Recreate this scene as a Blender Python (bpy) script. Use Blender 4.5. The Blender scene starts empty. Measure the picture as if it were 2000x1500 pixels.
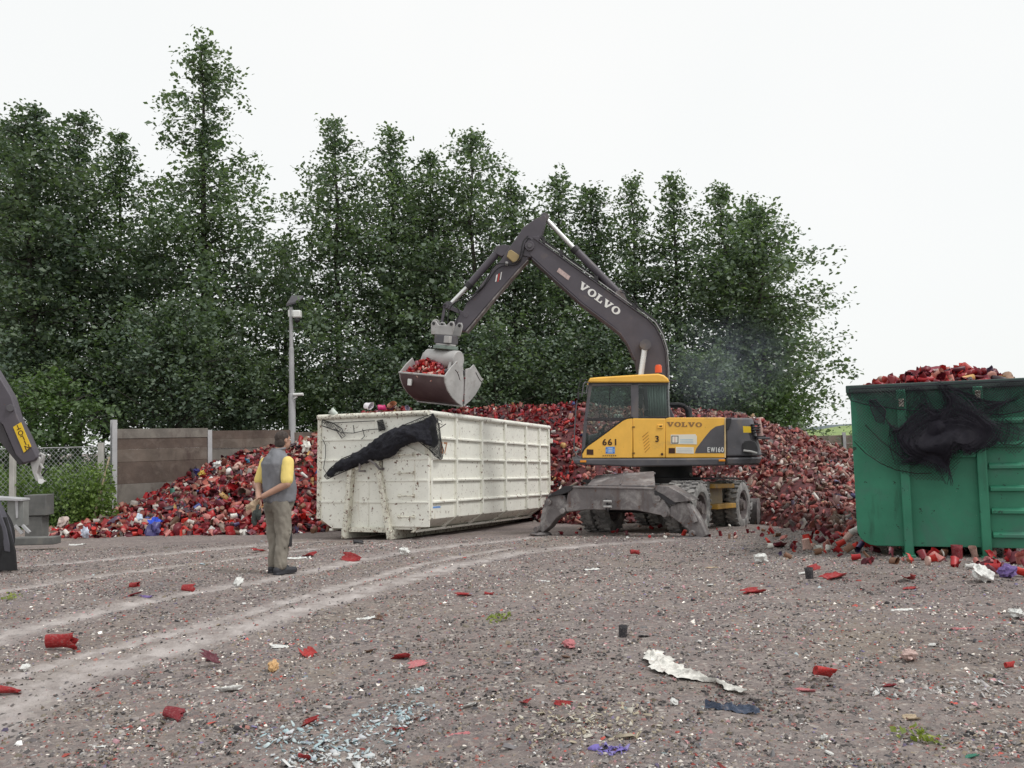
import bpy, bmesh, math, random
import numpy as np
from mathutils import Vector, Matrix, Euler, noise as mnoise
random.seed(7); rng = np.random.default_rng(7)
sc = bpy.context.scene
R = math.radians
# ------------------------------------------------------------------ camera
FPX = 1700.0; CAMH = 1.55
cd = bpy.data.cameras.new('camera'); cam = bpy.data.objects.new('camera', cd)
sc.collection.objects.link(cam); sc.camera = cam
cd.sensor_width = 36; cd.lens = 36*FPX/2000.0; cd.clip_start = 0.05; cd.clip_end = 3000
PITCH = math.atan(110/FPX); ROLL = math.atan(0.027)
CM = Matrix.Rotation(R(90)+PITCH, 4, 'X') @ Matrix.Rotation(-ROLL, 4, 'Z')
cam.matrix_world = Matrix.Translation((0, 0, CAMH)) @ CM
# ------------------------------------------------------------------ light
SUN_FROM = Vector((0.50, -0.28, 0.82)).normalized()
w = bpy.data.worlds.new('World'); sc.world = w; w.use_nodes = True
nt = w.node_tree; nt.nodes.clear()
out = nt.nodes.new('ShaderNodeOutputWorld'); bg = nt.nodes.new('ShaderNodeBackground')
sky = nt.nodes.new('ShaderNodeTexSky'); sky.sky_type = 'NISHITA'; sky.sun_disc = False
sky.sun_elevation = math.asin(SUN_FROM.z); sky.sun_rotation = math.atan2(SUN_FROM.x, SUN_FROM.y)
sky.dust_density = 3.0
cn = nt.nodes.new('ShaderNodeTexNoise'); cn.inputs['Scale'].default_value = 1.6; cn.inputs['Detail'].default_value = 4
tc = nt.nodes.new('ShaderNodeTexCoord'); nt.links.new(tc.outputs['Generated'], cn.inputs['Vector'])
cr = nt.nodes.new('ShaderNodeValToRGB')
cr.color_ramp.elements[0].position = .3; cr.color_ramp.elements[0].color = (.93, .955, .95, 1)
cr.color_ramp.elements[1].position = .75; cr.color_ramp.elements[1].color = (1.0, 1.0, .985, 1)
nt.links.new(cn.outputs['Fac'], cr.inputs['Fac'])
cs = nt.nodes.new('ShaderNodeVectorMath'); cs.operation = 'SCALE'; cs.inputs['Scale'].default_value = 9.0
nt.links.new(cr.outputs['Color'], cs.inputs[0])
mx = nt.nodes.new('ShaderNodeMix'); mx.data_type = 'RGBA'; mx.inputs['Factor'].default_value = 0.93
nt.links.new(sky.outputs['Color'], mx.inputs[6]); nt.links.new(cs.outputs['Vector'], mx.inputs[7])
nt.links.new(mx.outputs[2], bg.inputs['Color']); bg.inputs['Strength'].default_value = 0.1
nt.links.new(bg.outputs['Background'], out.inputs['Surface'])
sl = bpy.data.lights.new('sun', 'SUN'); sl.energy = 1.5; sl.angle = R(12); sl.color = (1, .985, .96)
so = bpy.data.objects.new('sun', sl); sc.collection.objects.link(so)
so.rotation_euler = SUN_FROM.to_track_quat('Z', 'Y').to_euler()
sc.view_settings.view_transform = 'Standard'; sc.view_settings.look = 'None'
sc.view_settings.exposure = 0.2; sc.view_settings.gamma = 1
try: sc.view_settings.use_curve_mapping = False
except Exception: pass
sc.cycles.max_bounces = 6; sc.cycles.diffuse_bounces = 3; sc.cycles.glossy_bounces = 3
sc.cycles.transparent_max_bounces = 12; sc.cycles.volume_bounces = 0
# ------------------------------------------------------------------ projecting helpers
C3 = CM.to_3x3()
def ray(px, py): return C3 @ Vector(((px-1000)/FPX, (750-py)/FPX, -1.0))
EYE = Vector((0, 0, CAMH))
GY = [-500, 9.3, 12, 16, 19.2, 22, 30, 60, 3000]; GZ = [0, 0, -.12, -.27, -.45, -.55, -.7, -.9, -.9]
def gz(y): return float(np.interp(y, GY, GZ))
def gp(px, py):
    r = ray(px, py); z = 0.0
    p = EYE
    for _ in range(25):
        t = (z-CAMH)/r.z; p = EYE+r*t; z = .5*z+.5*gz(p.y)
    return Vector((p.x, p.y, gz(p.y)))
def dp(px, py, Y):
    r = ray(px, py); return EYE+r*(Y/r.y)
class Frame:
    def __init__(s, M): s.M = M; s.I = M.inverted(); s.o = s.I @ EYE
    def on(s, px, py, ax, val):
        d = s.I.to_3x3() @ ray(px, py); t = (val-s.o[ax])/d[ax]; return s.o+d*t
    def many(s, pts, ax, val, keep):
        r = []
        for a in pts:
            q = s.on(a[0], a[1], ax, val); r.append((q[keep[0]], q[keep[1]]))
        return r
# ------------------------------------------------------------------ mesh helpers
class MB:
    def __init__(s): s.v = []; s.f = []
    def add(s, vs, fs):
        n = len(s.v); s.v += [tuple(a) for a in vs]; s.f += [tuple(i+n for i in f) for f in fs]; return s
    def box(s, a, b):
        x0, x1 = sorted((a[0], b[0])); y0, y1 = sorted((a[1], b[1])); z0, z1 = sorted((a[2], b[2]))
        return s.add([(x0,y0,z0),(x1,y0,z0),(x1,y1,z0),(x0,y1,z0),(x0,y0,z1),(x1,y0,z1),(x1,y1,z1),(x0,y1,z1)],
            [(0,3,2,1),(4,5,6,7),(0,1,5,4),(1,2,6,5),(2,3,7,6),(3,0,4,7)])
    def bar(s, a, b, w, h, up=(0,0,1)):
        a = Vector(a); b = Vector(b); d = (b-a).normalized(); u = Vector(up)
        if abs(d.dot(u)) > .98: u = Vector((1,0,0))
        r = d.cross(u).normalized()*w/2; u = r.cross(d).normalized()*h/2
        P = [a-r-u, a+r-u, a+r+u, a-r+u, b-r-u, b+r-u, b+r+u, b-r+u]
        return s.add(P, [(0,3,2,1),(4,5,6,7),(0,1,5,4),(1,2,6,5),(2,3,7,6),(3,0,4,7)])
    def prism(s, poly, a0, a1, ax=1):
        """poly: 2-D points; extruded along axis ax from a0 to a1"""
        ar = sum(poly[i][0]*poly[(i+1)%len(poly)][1]-poly[(i+1)%len(poly)][0]*poly[i][1] for i in range(len(poly)))
        if ar < 0: poly = poly[::-1]
        def mk(p, c):
            return (c,p[0],p[1]) if ax == 0 else ((p[0],c,p[1]) if ax == 1 else (p[0],p[1],c))
        n = len(poly); a0, a1 = min(a0,a1), max(a0,a1)
        v = [mk(p,a0) for p in poly]+[mk(p,a1) for p in poly]
        lo, hi = tuple(range(n-1,-1,-1)), tuple(range(n,2*n))
        sd = [(i,(i+1)%n,n+(i+1)%n,n+i) for i in range(n)]
        if ax == 1: lo, hi = lo[::-1], hi[::-1]; sd = [q[::-1] for q in sd]
        return s.add(v, [lo,hi]+sd)
    def tube(s, pts, r, n=8, cap=True, flat=1.0):
        pts = [Vector(p) for p in pts]; m = len(pts); rr = r if isinstance(r,(list,tuple)) else [r]*m
        base = len(s.v); u = None
        for i, p in enumerate(pts):
            d = (pts[min(i+1,m-1)]-pts[max(i-1,0)])
            d = d.normalized() if d.length > 1e-9 else Vector((0,0,1))
            if u is None:
                u = Vector((0,0,1)) if abs(d.z) < .9 else Vector((1,0,0))
            u = (u-d*u.dot(d)).normalized(); q = d.cross(u)
            for k in range(n):
                t = 2*math.pi*k/n; s.v.append(tuple(p+(u*math.cos(t)*flat+q*math.sin(t))*rr[i]))
        for i in range(m-1):
            for k in range(n):
                k2 = (k+1)%n; s.f.append((base+i*n+k, base+i*n+k2, base+(i+1)*n+k2, base+(i+1)*n+k))
        if cap:
            s.f.append(tuple(base+k for k in range(n-1,-1,-1))); s.f.append(tuple(base+(m-1)*n+k for k in range(n)))
        return s
    def cyl(s, a, b, r, n=16): return s.tube([a,b], r, n)
    def lathe(s, prof, n=32, ax=1, c=(0,0,0)):
        """prof (r, a) pairs, closed loop not needed; rotates about axis ax"""
        base = len(s.v); m = len(prof)
        for r, a in prof:
            for k in range(n):
                t = 2*math.pi*k/n; p = (r*math.cos(t), r*math.sin(t))
                q = (a,p[0],p[1]) if ax == 0 else ((p[0],a,p[1]) if ax == 1 else (p[0],p[1],a))
                s.v.append((q[0]+c[0],q[1]+c[1],q[2]+c[2]))
        for i in range(m-1):
            for k in range(n):
                k2 = (k+1)%n; s.f.append((base+i*n+k, base+i*n+k2, base+(i+1)*n+k2, base+(i+1)*n+k))
        return s
    def ell(s, c, r, n=12, m=8, rot=None):
        c = Vector(c); base = len(s.v); rot = rot or Matrix.Identity(3)
        for i in range(m+1):
            a = math.pi*i/m
            for k in range(n):
                t = 2*math.pi*k/n
                s.v.append(tuple(c+rot@Vector((r[0]*math.sin(a)*math.cos(t), r[1]*math.sin(a)*math.sin(t), r[2]*math.cos(a)))))
        for i in range(m):
            for k in range(n):
                k2 = (k+1)%n; s.f.append((base+i*n+k, base+(i+1)*n+k, base+(i+1)*n+k2, base+i*n+k2))
        return s
    def mesh(s, name, mat=None, smooth=35):
        me = bpy.data.meshes.new(name); me.from_pydata(s.v, [], s.f)
        bm = bmesh.new(); bm.from_mesh(me)
        bmesh.ops.remove_doubles(bm, verts=bm.verts, dist=1e-6)
        bmesh.ops.recalc_face_normals(bm, faces=bm.faces); bm.to_mesh(me); bm.free()
        if mat: me.materials.append(mat)
        if smooth:
            me.polygons.foreach_set('use_smooth', [True]*len(me.polygons)); me.set_sharp_from_angle(angle=R(smooth))
        me.update(); return me
def link(name, me, parent=None, loc=None):
    o = bpy.data.objects.new(name, me); sc.collection.objects.link(o)
    if parent: o.parent = parent
    if loc is not None: o.location = loc
    return o
def part(name, mb, mat, parent, bevel=0, smooth=35, seg=2, label=None):
    o = link(name, mb.mesh(name, mat, smooth), parent)
    if bevel:
        b = o.modifiers.new('b', 'BEVEL'); b.width = bevel; b.segments = seg; b.limit_method = 'ANGLE'; b.angle_limit = R(40)
        b.harden_normals = False
    if label: o['label'] = label
    return o
def tag(o, label=None, cat=None, group=None, kind=None):
    if label: o['label'] = label
    if cat: o['category'] = cat
    if group: o['group'] = group
    if kind: o['kind'] = kind
    return o
def empty(name, M, label, cat, group=None):
    o = bpy.data.objects.new(name, None); sc.collection.objects.link(o); o.empty_display_size = .2
    o.matrix_world = M; return tag(o, label, cat, group)
def np_mesh(name, V, F, mat, cols=None, smooth=False):
    """V (n,3), F (m,k) uniform faces, cols (m,3) per face"""
    V = np.ascontiguousarray(V, dtype=np.float32); F = np.ascontiguousarray(F, dtype=np.int32)
    me = bpy.data.meshes.new(name); me.vertices.add(len(V)); me.vertices.foreach_set('co', V.ravel())
    m, k = F.shape; me.loops.add(m*k); me.polygons.add(m)
    me.polygons.foreach_set('loop_start', np.arange(0, m*k, k, dtype=np.int32))
    me.loops.foreach_set('vertex_index', F.ravel())
    if cols is not None:
        a = me.color_attributes.new('Col', 'FLOAT_COLOR', 'CORNER')
        c = np.ones((m, k, 4), dtype=np.float32); c[:, :, :3] = cols[:, None, :]; a.data.foreach_set('color', c.ravel())
    me.update(calc_edges=True)
    if smooth: me.polygons.foreach_set('use_smooth', np.ones(m, dtype=bool))
    me.materials.append(mat); return me
# ------------------------------------------------------------------ materials
def nodes(m): m.use_nodes = True; return m.node_tree, m.node_tree.nodes['Principled BSDF']
def ramp(nt, fac, stops):
    r = nt.nodes.new('ShaderNodeValToRGB'); e = r.color_ramp.elements
    while len(e) < len(stops): e.new(.5)
    for i, (p, c) in enumerate(stops):
        e[i].position = p; e[i].color = (c[0],c[1],c[2],1) if hasattr(c,'__len__') else (c,c,c,1)
    nt.links.new(fac, r.inputs['Fac']); return r.outputs['Color']
def noise_n(nt, scale, detail=4, rough=.6, vec=None, dist=0):
    n = nt.nodes.new('ShaderNodeTexNoise'); n.inputs['Scale'].default_value = scale
    n.inputs['Detail'].default_value = detail; n.inputs['Roughness'].default_value = rough; n.inputs['Distortion'].default_value = dist
    if vec is None:
        t = nt.nodes.new('ShaderNodeTexCoord'); vec = t.outputs['Object']
    nt.links.new(vec, n.inputs['Vector']); return n.outputs['Fac']
def mixc(nt, fac, a, b, mode='MIX'):
    m = nt.nodes.new('ShaderNodeMix'); m.data_type = 'RGBA'; m.blend_type = mode
    for sock, v in ((m.inputs['Factor'], fac), (m.inputs[6], a), (m.inputs[7], b)):
        if hasattr(v, 'is_output'): nt.links.new(v, sock)
        elif hasattr(v, '__len__'): sock.default_value = (v[0],v[1],v[2],1)
        else: sock.default_value = v
    return m.outputs[2]
def stretch(nt, s):
    t = nt.nodes.new('ShaderNodeTexCoord'); m = nt.nodes.new('ShaderNodeMapping'); m.inputs['Scale'].default_value = s
    nt.links.new(t.outputs['Object'], m.inputs['Vector']); return m.outputs['Vector']
def mat(name, col, rough=.6, metal=0, var=.18, scale=3, dirt=None, chips=None, bump=.0, bscale=60, streak=None, spec=.4):
    m = bpy.data.materials.new(name); nt, b = nodes(m)
    lo = [c*(1-var) for c in col]; hi = [min(1,c*(1+var)) for c in col]
    c = ramp(nt, noise_n(nt, scale, 5), [(.3,lo),(.7,hi)])
    if streak:
        c = mixc(nt, ramp(nt, noise_n(nt, 1, 4, .7, stretch(nt, (streak[2],streak[2],.8))), [(streak[1],0),(streak[1]+.2,.8)]), c, streak[0])
    if dirt:
        c = mixc(nt, ramp(nt, noise_n(nt, dirt[2], 8, .7, dist=.4), [(dirt[1],0),(dirt[1]+.22,1)]), c, dirt[0])
    if chips:
        for (cc, th, s) in chips:
            c = mixc(nt, ramp(nt, noise_n(nt, s, 6, .75), [(th,0),(th+.02,1)]), c, cc)
    nt.links.new(c, b.inputs['Base Color'])
    b.inputs['Metallic'].default_value = metal; b.inputs['Specular IOR Level'].default_value = spec
    nt.links.new(ramp(nt, noise_n(nt, scale*3, 4), [(.3,rough*.8),(.7,min(1,rough*1.2))]), b.inputs['Roughness'])
    if bump:
        bp = nt.nodes.new('ShaderNodeBump'); bp.inputs['Strength'].default_value = bump; bp.inputs['Distance'].default_value = .01
        nt.links.new(noise_n(nt, bscale, 5), bp.inputs['Height']); nt.links.new(bp.outputs['Normal'], b.inputs['Normal'])
    return m
RUST = (.13,.055,.03); MUD = (.24,.2,.17)
Myel = mat('yellow_paint', (.88,.49,.085), .38, dirt=((.42,.27,.12),.60,2.2), var=.08, chips=[((.1,.07,.05),.665,14)])
Myel2 = mat('yellow_chassis', (.50,.28,.05), .55, dirt=(MUD,.50,4))
Mboom = mat('boom_grey', (.088,.078,.092), .42, dirt=((.16,.13,.12),.58,3), var=.12, chips=[(RUST,.66,12)])
Mgrey = mat('body_grey', (.10,.095,.105), .5, dirt=((.17,.14,.12),.55,3))
Mrustarm = mat('dusty_steel', (.165,.148,.148), .75, dirt=((.40,.375,.36),.49,3.2), var=.3, chips=[(RUST,.62,9)], bump=.3, streak=((.14,.10,.09),.52,9))
Mdark = mat('dark_steel', (.035,.033,.036), .6, dirt=((.12,.10,.09),.6,6))
Mblack = mat('black_rubber', (.02,.02,.022), .75)
Mhose = mat('hose_rubber', (.012,.012,.013), .5)
Mchrome = mat('chrome_rod', (.75,.75,.74), .25, metal=.6, var=.05)
Mtyre = mat('dusty_tyre', (.15,.145,.145), .9, dirt=((.36,.345,.33),.40,5), bump=.4)
Mrim = mat('dusty_rim', (.12,.10,.10), .7, dirt=((.26,.23,.21),.48,7))
Mgrab = mat('grab_light_grey', (.43,.42,.41), .55, dirt=((.25,.21,.19),.57,4), chips=[(RUST,.64,10)])
Mgrabdark = mat('grab_shell_dark', (.105,.072,.075), .5, dirt=((.17,.13,.12),.55,3), var=.2)
Mwhite = mat('white_paint', (.84,.83,.75), .55, var=.06, dirt=((.48,.44,.36),.60,2.2), streak=((.50,.42,.30),.60,6),
             chips=[(RUST,.60,11),((.07,.05,.045),.645,26)])
Mwrim = mat('white_paint_worn', (.72,.70,.60), .6, var=.1, dirt=((.36,.30,.24),.52,4), chips=[(RUST,.565,14),((.06,.045,.04),.60,22)])
Mgreen = mat('green_paint', (.035,.205,.122), .5, var=.2, scale=1.4, dirt=((.06,.17,.125),.50,1.6), streak=((.02,.09,.055),.58,5), chips=[((.012,.03,.02),.62,9),((.5,.5,.45),.68,30)])
Mnet = None
def netmat(name, col, dens, sc_):
    m = bpy.data.materials.new(name); nt, b = nodes(m)
    b.inputs['Base Color'].default_value = (*col,1); b.inputs['Roughness'].default_value = .8
    a = noise_n(nt, sc_, 3, .6)
    t = nt.nodes.new('ShaderNodeMath'); t.operation = 'LESS_THAN'; t.inputs[1].default_value = dens
    nt.links.new(a, t.inputs[0]); nt.links.new(t.outputs[0], b.inputs['Alpha']); return m
Mnetbundle = mat('black_net_bundle', (.012,.012,.018), .85, var=.5, scale=18, bump=.8, bscale=50)
Msleeper = mat('weathered_timber', (.135,.095,.08), .85, var=.35, scale=2.2, dirt=((.21,.18,.165),.5,3), streak=((.07,.045,.04),.55,3), bump=.5, bscale=25)
Mpost = mat('galvanised_post', (.44,.44,.45), .5, var=.1, dirt=((.25,.24,.23),.58,6))
Mconc = mat('concrete_grey', (.26,.255,.235), .85, var=.15, bump=.3)
Mwood = mat('pale_wood', (.32,.26,.18), .8)
Morange = mat('orange_plastic', (.75,.10,.02), .3)
Mamber = mat('amber_lens', (.8,.30,.03), .3)
Mwhitep = mat('white_plastic', (.78,.78,.76), .4, var=.05)
Msticker = mat('white_sticker', (.80,.76,.66), .6, var=.04)
Mstext = mat('faded_print', (.45,.48,.52), .6)
Mblue = mat('blue_sticker', (.16,.34,.72), .5, var=.12, scale=30)
Mletter = mat('brown_black_letter', (.05,.02,.012), .5)
Mfaded = mat('faded_brown_letter', (.28,.15,.06), .6)
Mwletter = mat('white_letter', (.80,.80,.78), .5, var=.04)
Myplate = mat('yellow_plate', (.75,.50,.03), .5, var=.08)
Mrustl = mat('rust_stencil', (.42,.20,.10), .8)
def glassmat():
    m = bpy.data.materials.new('window_glass'); m.use_nodes = True; nt = m.node_tree; nt.nodes.clear()
    o = nt.nodes.new('ShaderNodeOutputMaterial'); t = nt.nodes.new('ShaderNodeBsdfTransparent'); t.inputs['Color'].default_value = (.74,.80,.78,1)
    g = nt.nodes.new('ShaderNodeBsdfGlossy'); g.inputs['Roughness'].default_value = .04; g.inputs['Color'].default_value = (.85,.9,.9,1)
    mx = nt.nodes.new('ShaderNodeMixShader'); f = nt.nodes.new('ShaderNodeFresnel'); f.inputs['IOR'].default_value = 1.28
    a = nt.nodes.new('ShaderNodeMath'); a.operation = 'ADD'; a.inputs[1].default_value = .012; nt.links.new(f.outputs[0], a.inputs[0])
    nt.links.new(a.outputs[0], mx.inputs[0]); nt.links.new(t.outputs[0], mx.inputs[1]); nt.links.new(g.outputs[0], mx.inputs[2])
    nt.links.new(mx.outputs[0], o.inputs['Surface']); return m
Mglass = glassmat()
def colmat(name, rough=.45, sub=0.0, spec=.4, var=.25, vscale=30):
    m = bpy.data.materials.new(name); nt, b = nodes(m)
    a = nt.nodes.new('ShaderNodeVertexColor'); a.layer_name = 'Col'
    c = mixc(nt, 1.0, a.outputs['Color'], ramp(nt, noise_n(nt, vscale, 3), [(.3,1-var),(.7,1.0)]), 'MULTIPLY')
    nt.links.new(c, b.inputs['Base Color']); b.inputs['Roughness'].default_value = rough
    b.inputs['Specular IOR Level'].default_value = spec
    return m
Mcups = colmat('crushed_plastic', .42)
Mpebble = colmat('gravel_chips', .8, spec=.2)
def leafmat(name, a, b_, c_):
    m = bpy.data.materials.new(name); m.use_nodes = True; nt = m.node_tree; nt.nodes.clear()
    o = nt.nodes.new('ShaderNodeOutputMaterial'); d = nt.nodes.new('ShaderNodeBsdfPrincipled'); t = nt.nodes.new('ShaderNodeBsdfTranslucent')
    g = nt.nodes.new('ShaderNodeNewGeometry')
    col = ramp(nt, g.outputs['Random Per Island'], [(0,a),(.6,b_),(1,c_)])
    col = mixc(nt, ramp(nt, noise_n(nt, .45, 3), [(.35,0),(.7,1)]), col, mixc(nt, 1.0, col, (1.35,1.3,1.05), 'MULTIPLY'))
    nt.links.new(col, d.inputs['Base Color']); d.inputs['Roughness'].default_value = .5; d.inputs['Specular IOR Level'].default_value = .45
    nt.links.new(mixc(nt, 1.0, col, (1.2,1.5,.5), 'MULTIPLY'), t.inputs['Color'])
    mx = nt.nodes.new('ShaderNodeMixShader'); mx.inputs[0].default_value = .28
    nt.links.new(d.outputs[0], mx.inputs[1]); nt.links.new(t.outputs[0], mx.inputs[2]); nt.links.new(mx.outputs[0], o.inputs['Surface'])
    return m
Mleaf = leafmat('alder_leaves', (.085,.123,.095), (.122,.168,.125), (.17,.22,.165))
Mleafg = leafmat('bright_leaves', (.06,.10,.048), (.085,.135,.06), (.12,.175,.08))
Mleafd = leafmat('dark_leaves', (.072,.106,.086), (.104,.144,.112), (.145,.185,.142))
Mbark = mat('bark', (.055,.048,.042), .9, var=.3, scale=6, bump=.5, bscale=20)
# ================================================================== GROUND
def vnoise(X, Y, s, seed=0, oct=4):
    """cheap tileless value noise in numpy"""
    r = np.random.default_rng(1000+seed); tab = r.random((256,256)); t = np.zeros_like(X); a = 1; tot = 0
    x = X*s; y = Y*s
    for _ in range(oct):
        xi = np.floor(x).astype(int); yi = np.floor(y).astype(int); fx = x-xi; fy = y-yi
        fx = fx*fx*(3-2*fx); fy = fy*fy*(3-2*fy)
        g = lambda i, j: tab[(xi+i) & 255, (yi+j) & 255]
        t += a*((g(0,0)*(1-fx)+g(1,0)*fx)*(1-fy)+(g(0,1)*(1-fx)+g(1,1)*fx)*fy); tot += a; a *= .5; x = x*2.03+17.3; y = y*2.03+5.1
    return t/tot
tracks_px = [[(-60,1420,.36),(60,1345,.34),(200,1300,.30),(360,1256,.27),(520,1210,.24),(690,1160,.24),(860,1110,.24),(1000,1080,.24),(1150,1062,.24),(1300,1054,.2)],
             [(-60,1262,.26),(60,1225,.22),(220,1186,.2),(400,1152,.18),(560,1122,.18),(700,1094,.2),(860,1068,.24),(1040,1050,.25)],
             [(-60,1165,.17),(120,1136,.17),(300,1110,.16),(480,1088,.16),(640,1070,.18),(760,1060,.2)],
             [(-60,1112,.2),(120,1100,.2),(300,1082,.22),(470,1068,.25),(620,1056,.2)],
             [(-60,1340,.12),(200,1268,.14),(420,1212,.14),(640,1152,.14),(820,1100,.12),(1000,1068,.12)]]
tracks = [[(*gp(a,b).xy, c) for a, b, c in t] for t in tracks_px]
def track_mask(X, Y):
    """returns strength 0..1 and the distance along, for the nearest rut"""
    best = np.zeros_like(X); along = np.zeros_like(X)
    for t in tracks:
        acc = 0.0
        for (x0,y0,w0),(x1,y1,w1) in zip(t[:-1], t[1:]):
            dx, dy = x1-x0, y1-y0; L2 = dx*dx+dy*dy; L = math.sqrt(L2)
            u = np.clip(((X-x0)*dx+(Y-y0)*dy)/L2, 0, 1); d = np.hypot(X-x0-u*dx, Y-y0-u*dy)
            ww = (w0+(w1-w0)*u)*1.12; s = np.clip(1.35-d/ww, 0, 1)**1.3; m = s > best
            best = np.where(m, s, best); along = np.where(m, acc+u*L, along); acc += L
    return best, along
def axis(a, b, step, far, k=1.22):
    c = list(np.arange(a, b+step/2, step)); s = step; x = c[-1]
    while x < far: s *= k; x += s; c.append(x)
    s = step; x = c[0]; lo = []
    while x > -far: s *= k; x -= s; lo.append(x)
    return np.array(lo[::-1]+c)
gxs = axis(-7.5, 7.5, .06, 900); gys = axis(3.3, 17.5, .06, 900)
GX, GYY = np.meshgrid(gxs, gys, indexing='xy')
def ground_height(X, Y, fine=True):
    z = np.interp(Y, GY, GZ)
    tm, al = track_mask(X, Y)
    near = np.clip((45-np.hypot(X, Y))/20, 0, 1)
    z = z+near*((vnoise(X, Y, .35, 1, 3)-.5)*.07*(1-tm*.6)+(vnoise(X, Y, 3.1, 2, 3)-.5)*.030*(1-tm*.4)-tm*.022)
    z = z+near*np.where(tm > .15, .013*np.sin(al*2*math.pi/.19)*tm, 0)
    return z, tm
GZZ, TM = ground_height(GX, GYY)
GZZ += (vnoise(GX, GYY, 11, 3, 2)-.5)*.022*np.clip((25-np.abs(GYY))/5, 0, 1)*(1-.5*TM)
nx, ny = len(gxs), len(gys)
V = np.stack([GX.ravel(), GYY.ravel(), GZZ.ravel()], 1)
ii = (np.arange(ny-1)[:,None]*nx+np.arange(nx-1)[None,:]).ravel()
F = np.stack([ii, ii+1, ii+nx+1, ii+nx], 1)
Mground = bpy.data.materials.new('gravel_ground'); nt_, b_ = nodes(Mground)
at = nt_.nodes.new('ShaderNodeAttribute'); at.attribute_name = 'rut'
tcn = nt_.nodes.new('ShaderNodeTexCoord')
vo = nt_.nodes.new('ShaderNodeTexVoronoi'); vo.inputs['Scale'].default_value = 34; nt_.links.new(tcn.outputs['Object'], vo.inputs['Vector'])
vr = nt_.nodes.new('ShaderNodeSeparateColor'); nt_.links.new(vo.outputs['Color'], vr.inputs[0])
chipc = ramp(nt_, vr.outputs[0], [(0,(.12,.107,.115)),(.35,(.185,.165,.172)),(.6,(.235,.21,.213)),(.80,(.29,.265,.26)),(.92,(.22,.13,.12)),(.965,(.42,.40,.38)),(1,(.6,.58,.56))])
vo.inputs['Randomness'].default_value = 1
fine = ramp(nt_, noise_n(nt_, 90, 4, .7), [(.3,.55),(.7,1.15)])
base = mixc(nt_, 1.0, chipc, fine, 'MULTIPLY')
soil = ramp(nt_, noise_n(nt_, 6, 8, .7), [(.25,(.17,.15,.148)),(.75,(.30,.27,.262))])
base = mixc(nt_, ramp(nt_, noise_n(nt_, .9, 6, .65), [(.38,.25),(.62,.62)]), base, soil)
base = mixc(nt_, ramp(nt_, noise_n(nt_, .5, 5, .6, dist=.6), [(.52,0),(.72,.45)]), base, (.19,.165,.12))
base = mixc(nt_, ramp(nt_, noise_n(nt_, .37, 4, .6), [(.5,0),(.72,.5)]), base, (.125,.105,.115))
dust = ramp(nt_, noise_n(nt_, 5, 6, .7), [(.2,(.27,.245,.235)),(.8,(.42,.39,.38))])
rf = nt_.nodes.new('ShaderNodeMath'); rf.operation = 'MULTIPLY'; nt_.links.new(at.outputs['Fac'], rf.inputs[0])
nt_.links.new(ramp(nt_, noise_n(nt_, 2.5, 6, .7), [(.35,.25),(.6,.95)]), rf.inputs[1])
base = mixc(nt_, rf.outputs[0], mixc(nt_, 1.0, base, (1.23,1.16,1.09), 'MULTIPLY'), mixc(nt_, 1.0, dust, (1.42,1.39,1.37), 'MULTIPLY'))
nt_.links.new(base, b_.inputs['Base Color']); b_.inputs['Roughness'].default_value = .88; b_.inputs['Specular IOR Level'].default_value = .25
bp = nt_.nodes.new('ShaderNodeBump'); bp.inputs['Strength'].default_value = .9; bp.inputs['Distance'].default_value = .014
hm = nt_.nodes.new('ShaderNodeMath'); hm.operation = 'ADD'; nt_.links.new(vr.outputs[1], hm.inputs[0])
nt_.links.new(noise_n(nt_, 70, 5, .7), hm.inputs[1]); nt_.links.new(hm.outputs[0], bp.inputs['Height'])
nt_.links.new(bp.outputs['Normal'], b_.inputs['Normal'])
gm = np_mesh('ground', V, F, Mground, smooth=True)
ra = gm.attributes.new('rut', 'FLOAT', 'POINT'); ra.data.foreach_set('value', np.ascontiguousarray(TM.ravel(), dtype=np.float32))
ground = tag(link('ground', gm), kind='structure')
def gh(x, y):
    z, t = ground_height(np.array([float(x)]), np.array([float(y)])); return float(z[0])
# ------------------------------------------------------------------ loose chips lying on the ground
def scatter(name, variants, pos, rot, scl, cols, mt, smooth=False):
    """variants: list of (V,F quads) ; pos (n,3), rot (n,3,3), scl (n,3), cols (n,3)"""
    n = len(pos); pick = rng.integers(0, len(variants), n); Vs = []; Fs = []; Cs = []; off = 0
    for k, (v, f) in enumerate(variants):
        idx = np.nonzero(pick == k)[0]
        if len(idx) == 0: continue
        p = v[None]*scl[idx][:, None, :]; p = np.einsum('nij,nvj->nvi', rot[idx], p)+pos[idx][:, None, :]
        Vs.append(p.reshape(-1,3)); Fs.append((f[None]+(np.arange(len(idx))*len(v))[:,None,None]).reshape(-1, f.shape[1])+off)
        Cs.append(np.repeat(cols[idx], len(f), 0)); off += len(idx)*len(v)
    return np_mesh(name, np.concatenate(Vs), np.concatenate(Fs), mt, np.concatenate(Cs), smooth)
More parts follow.
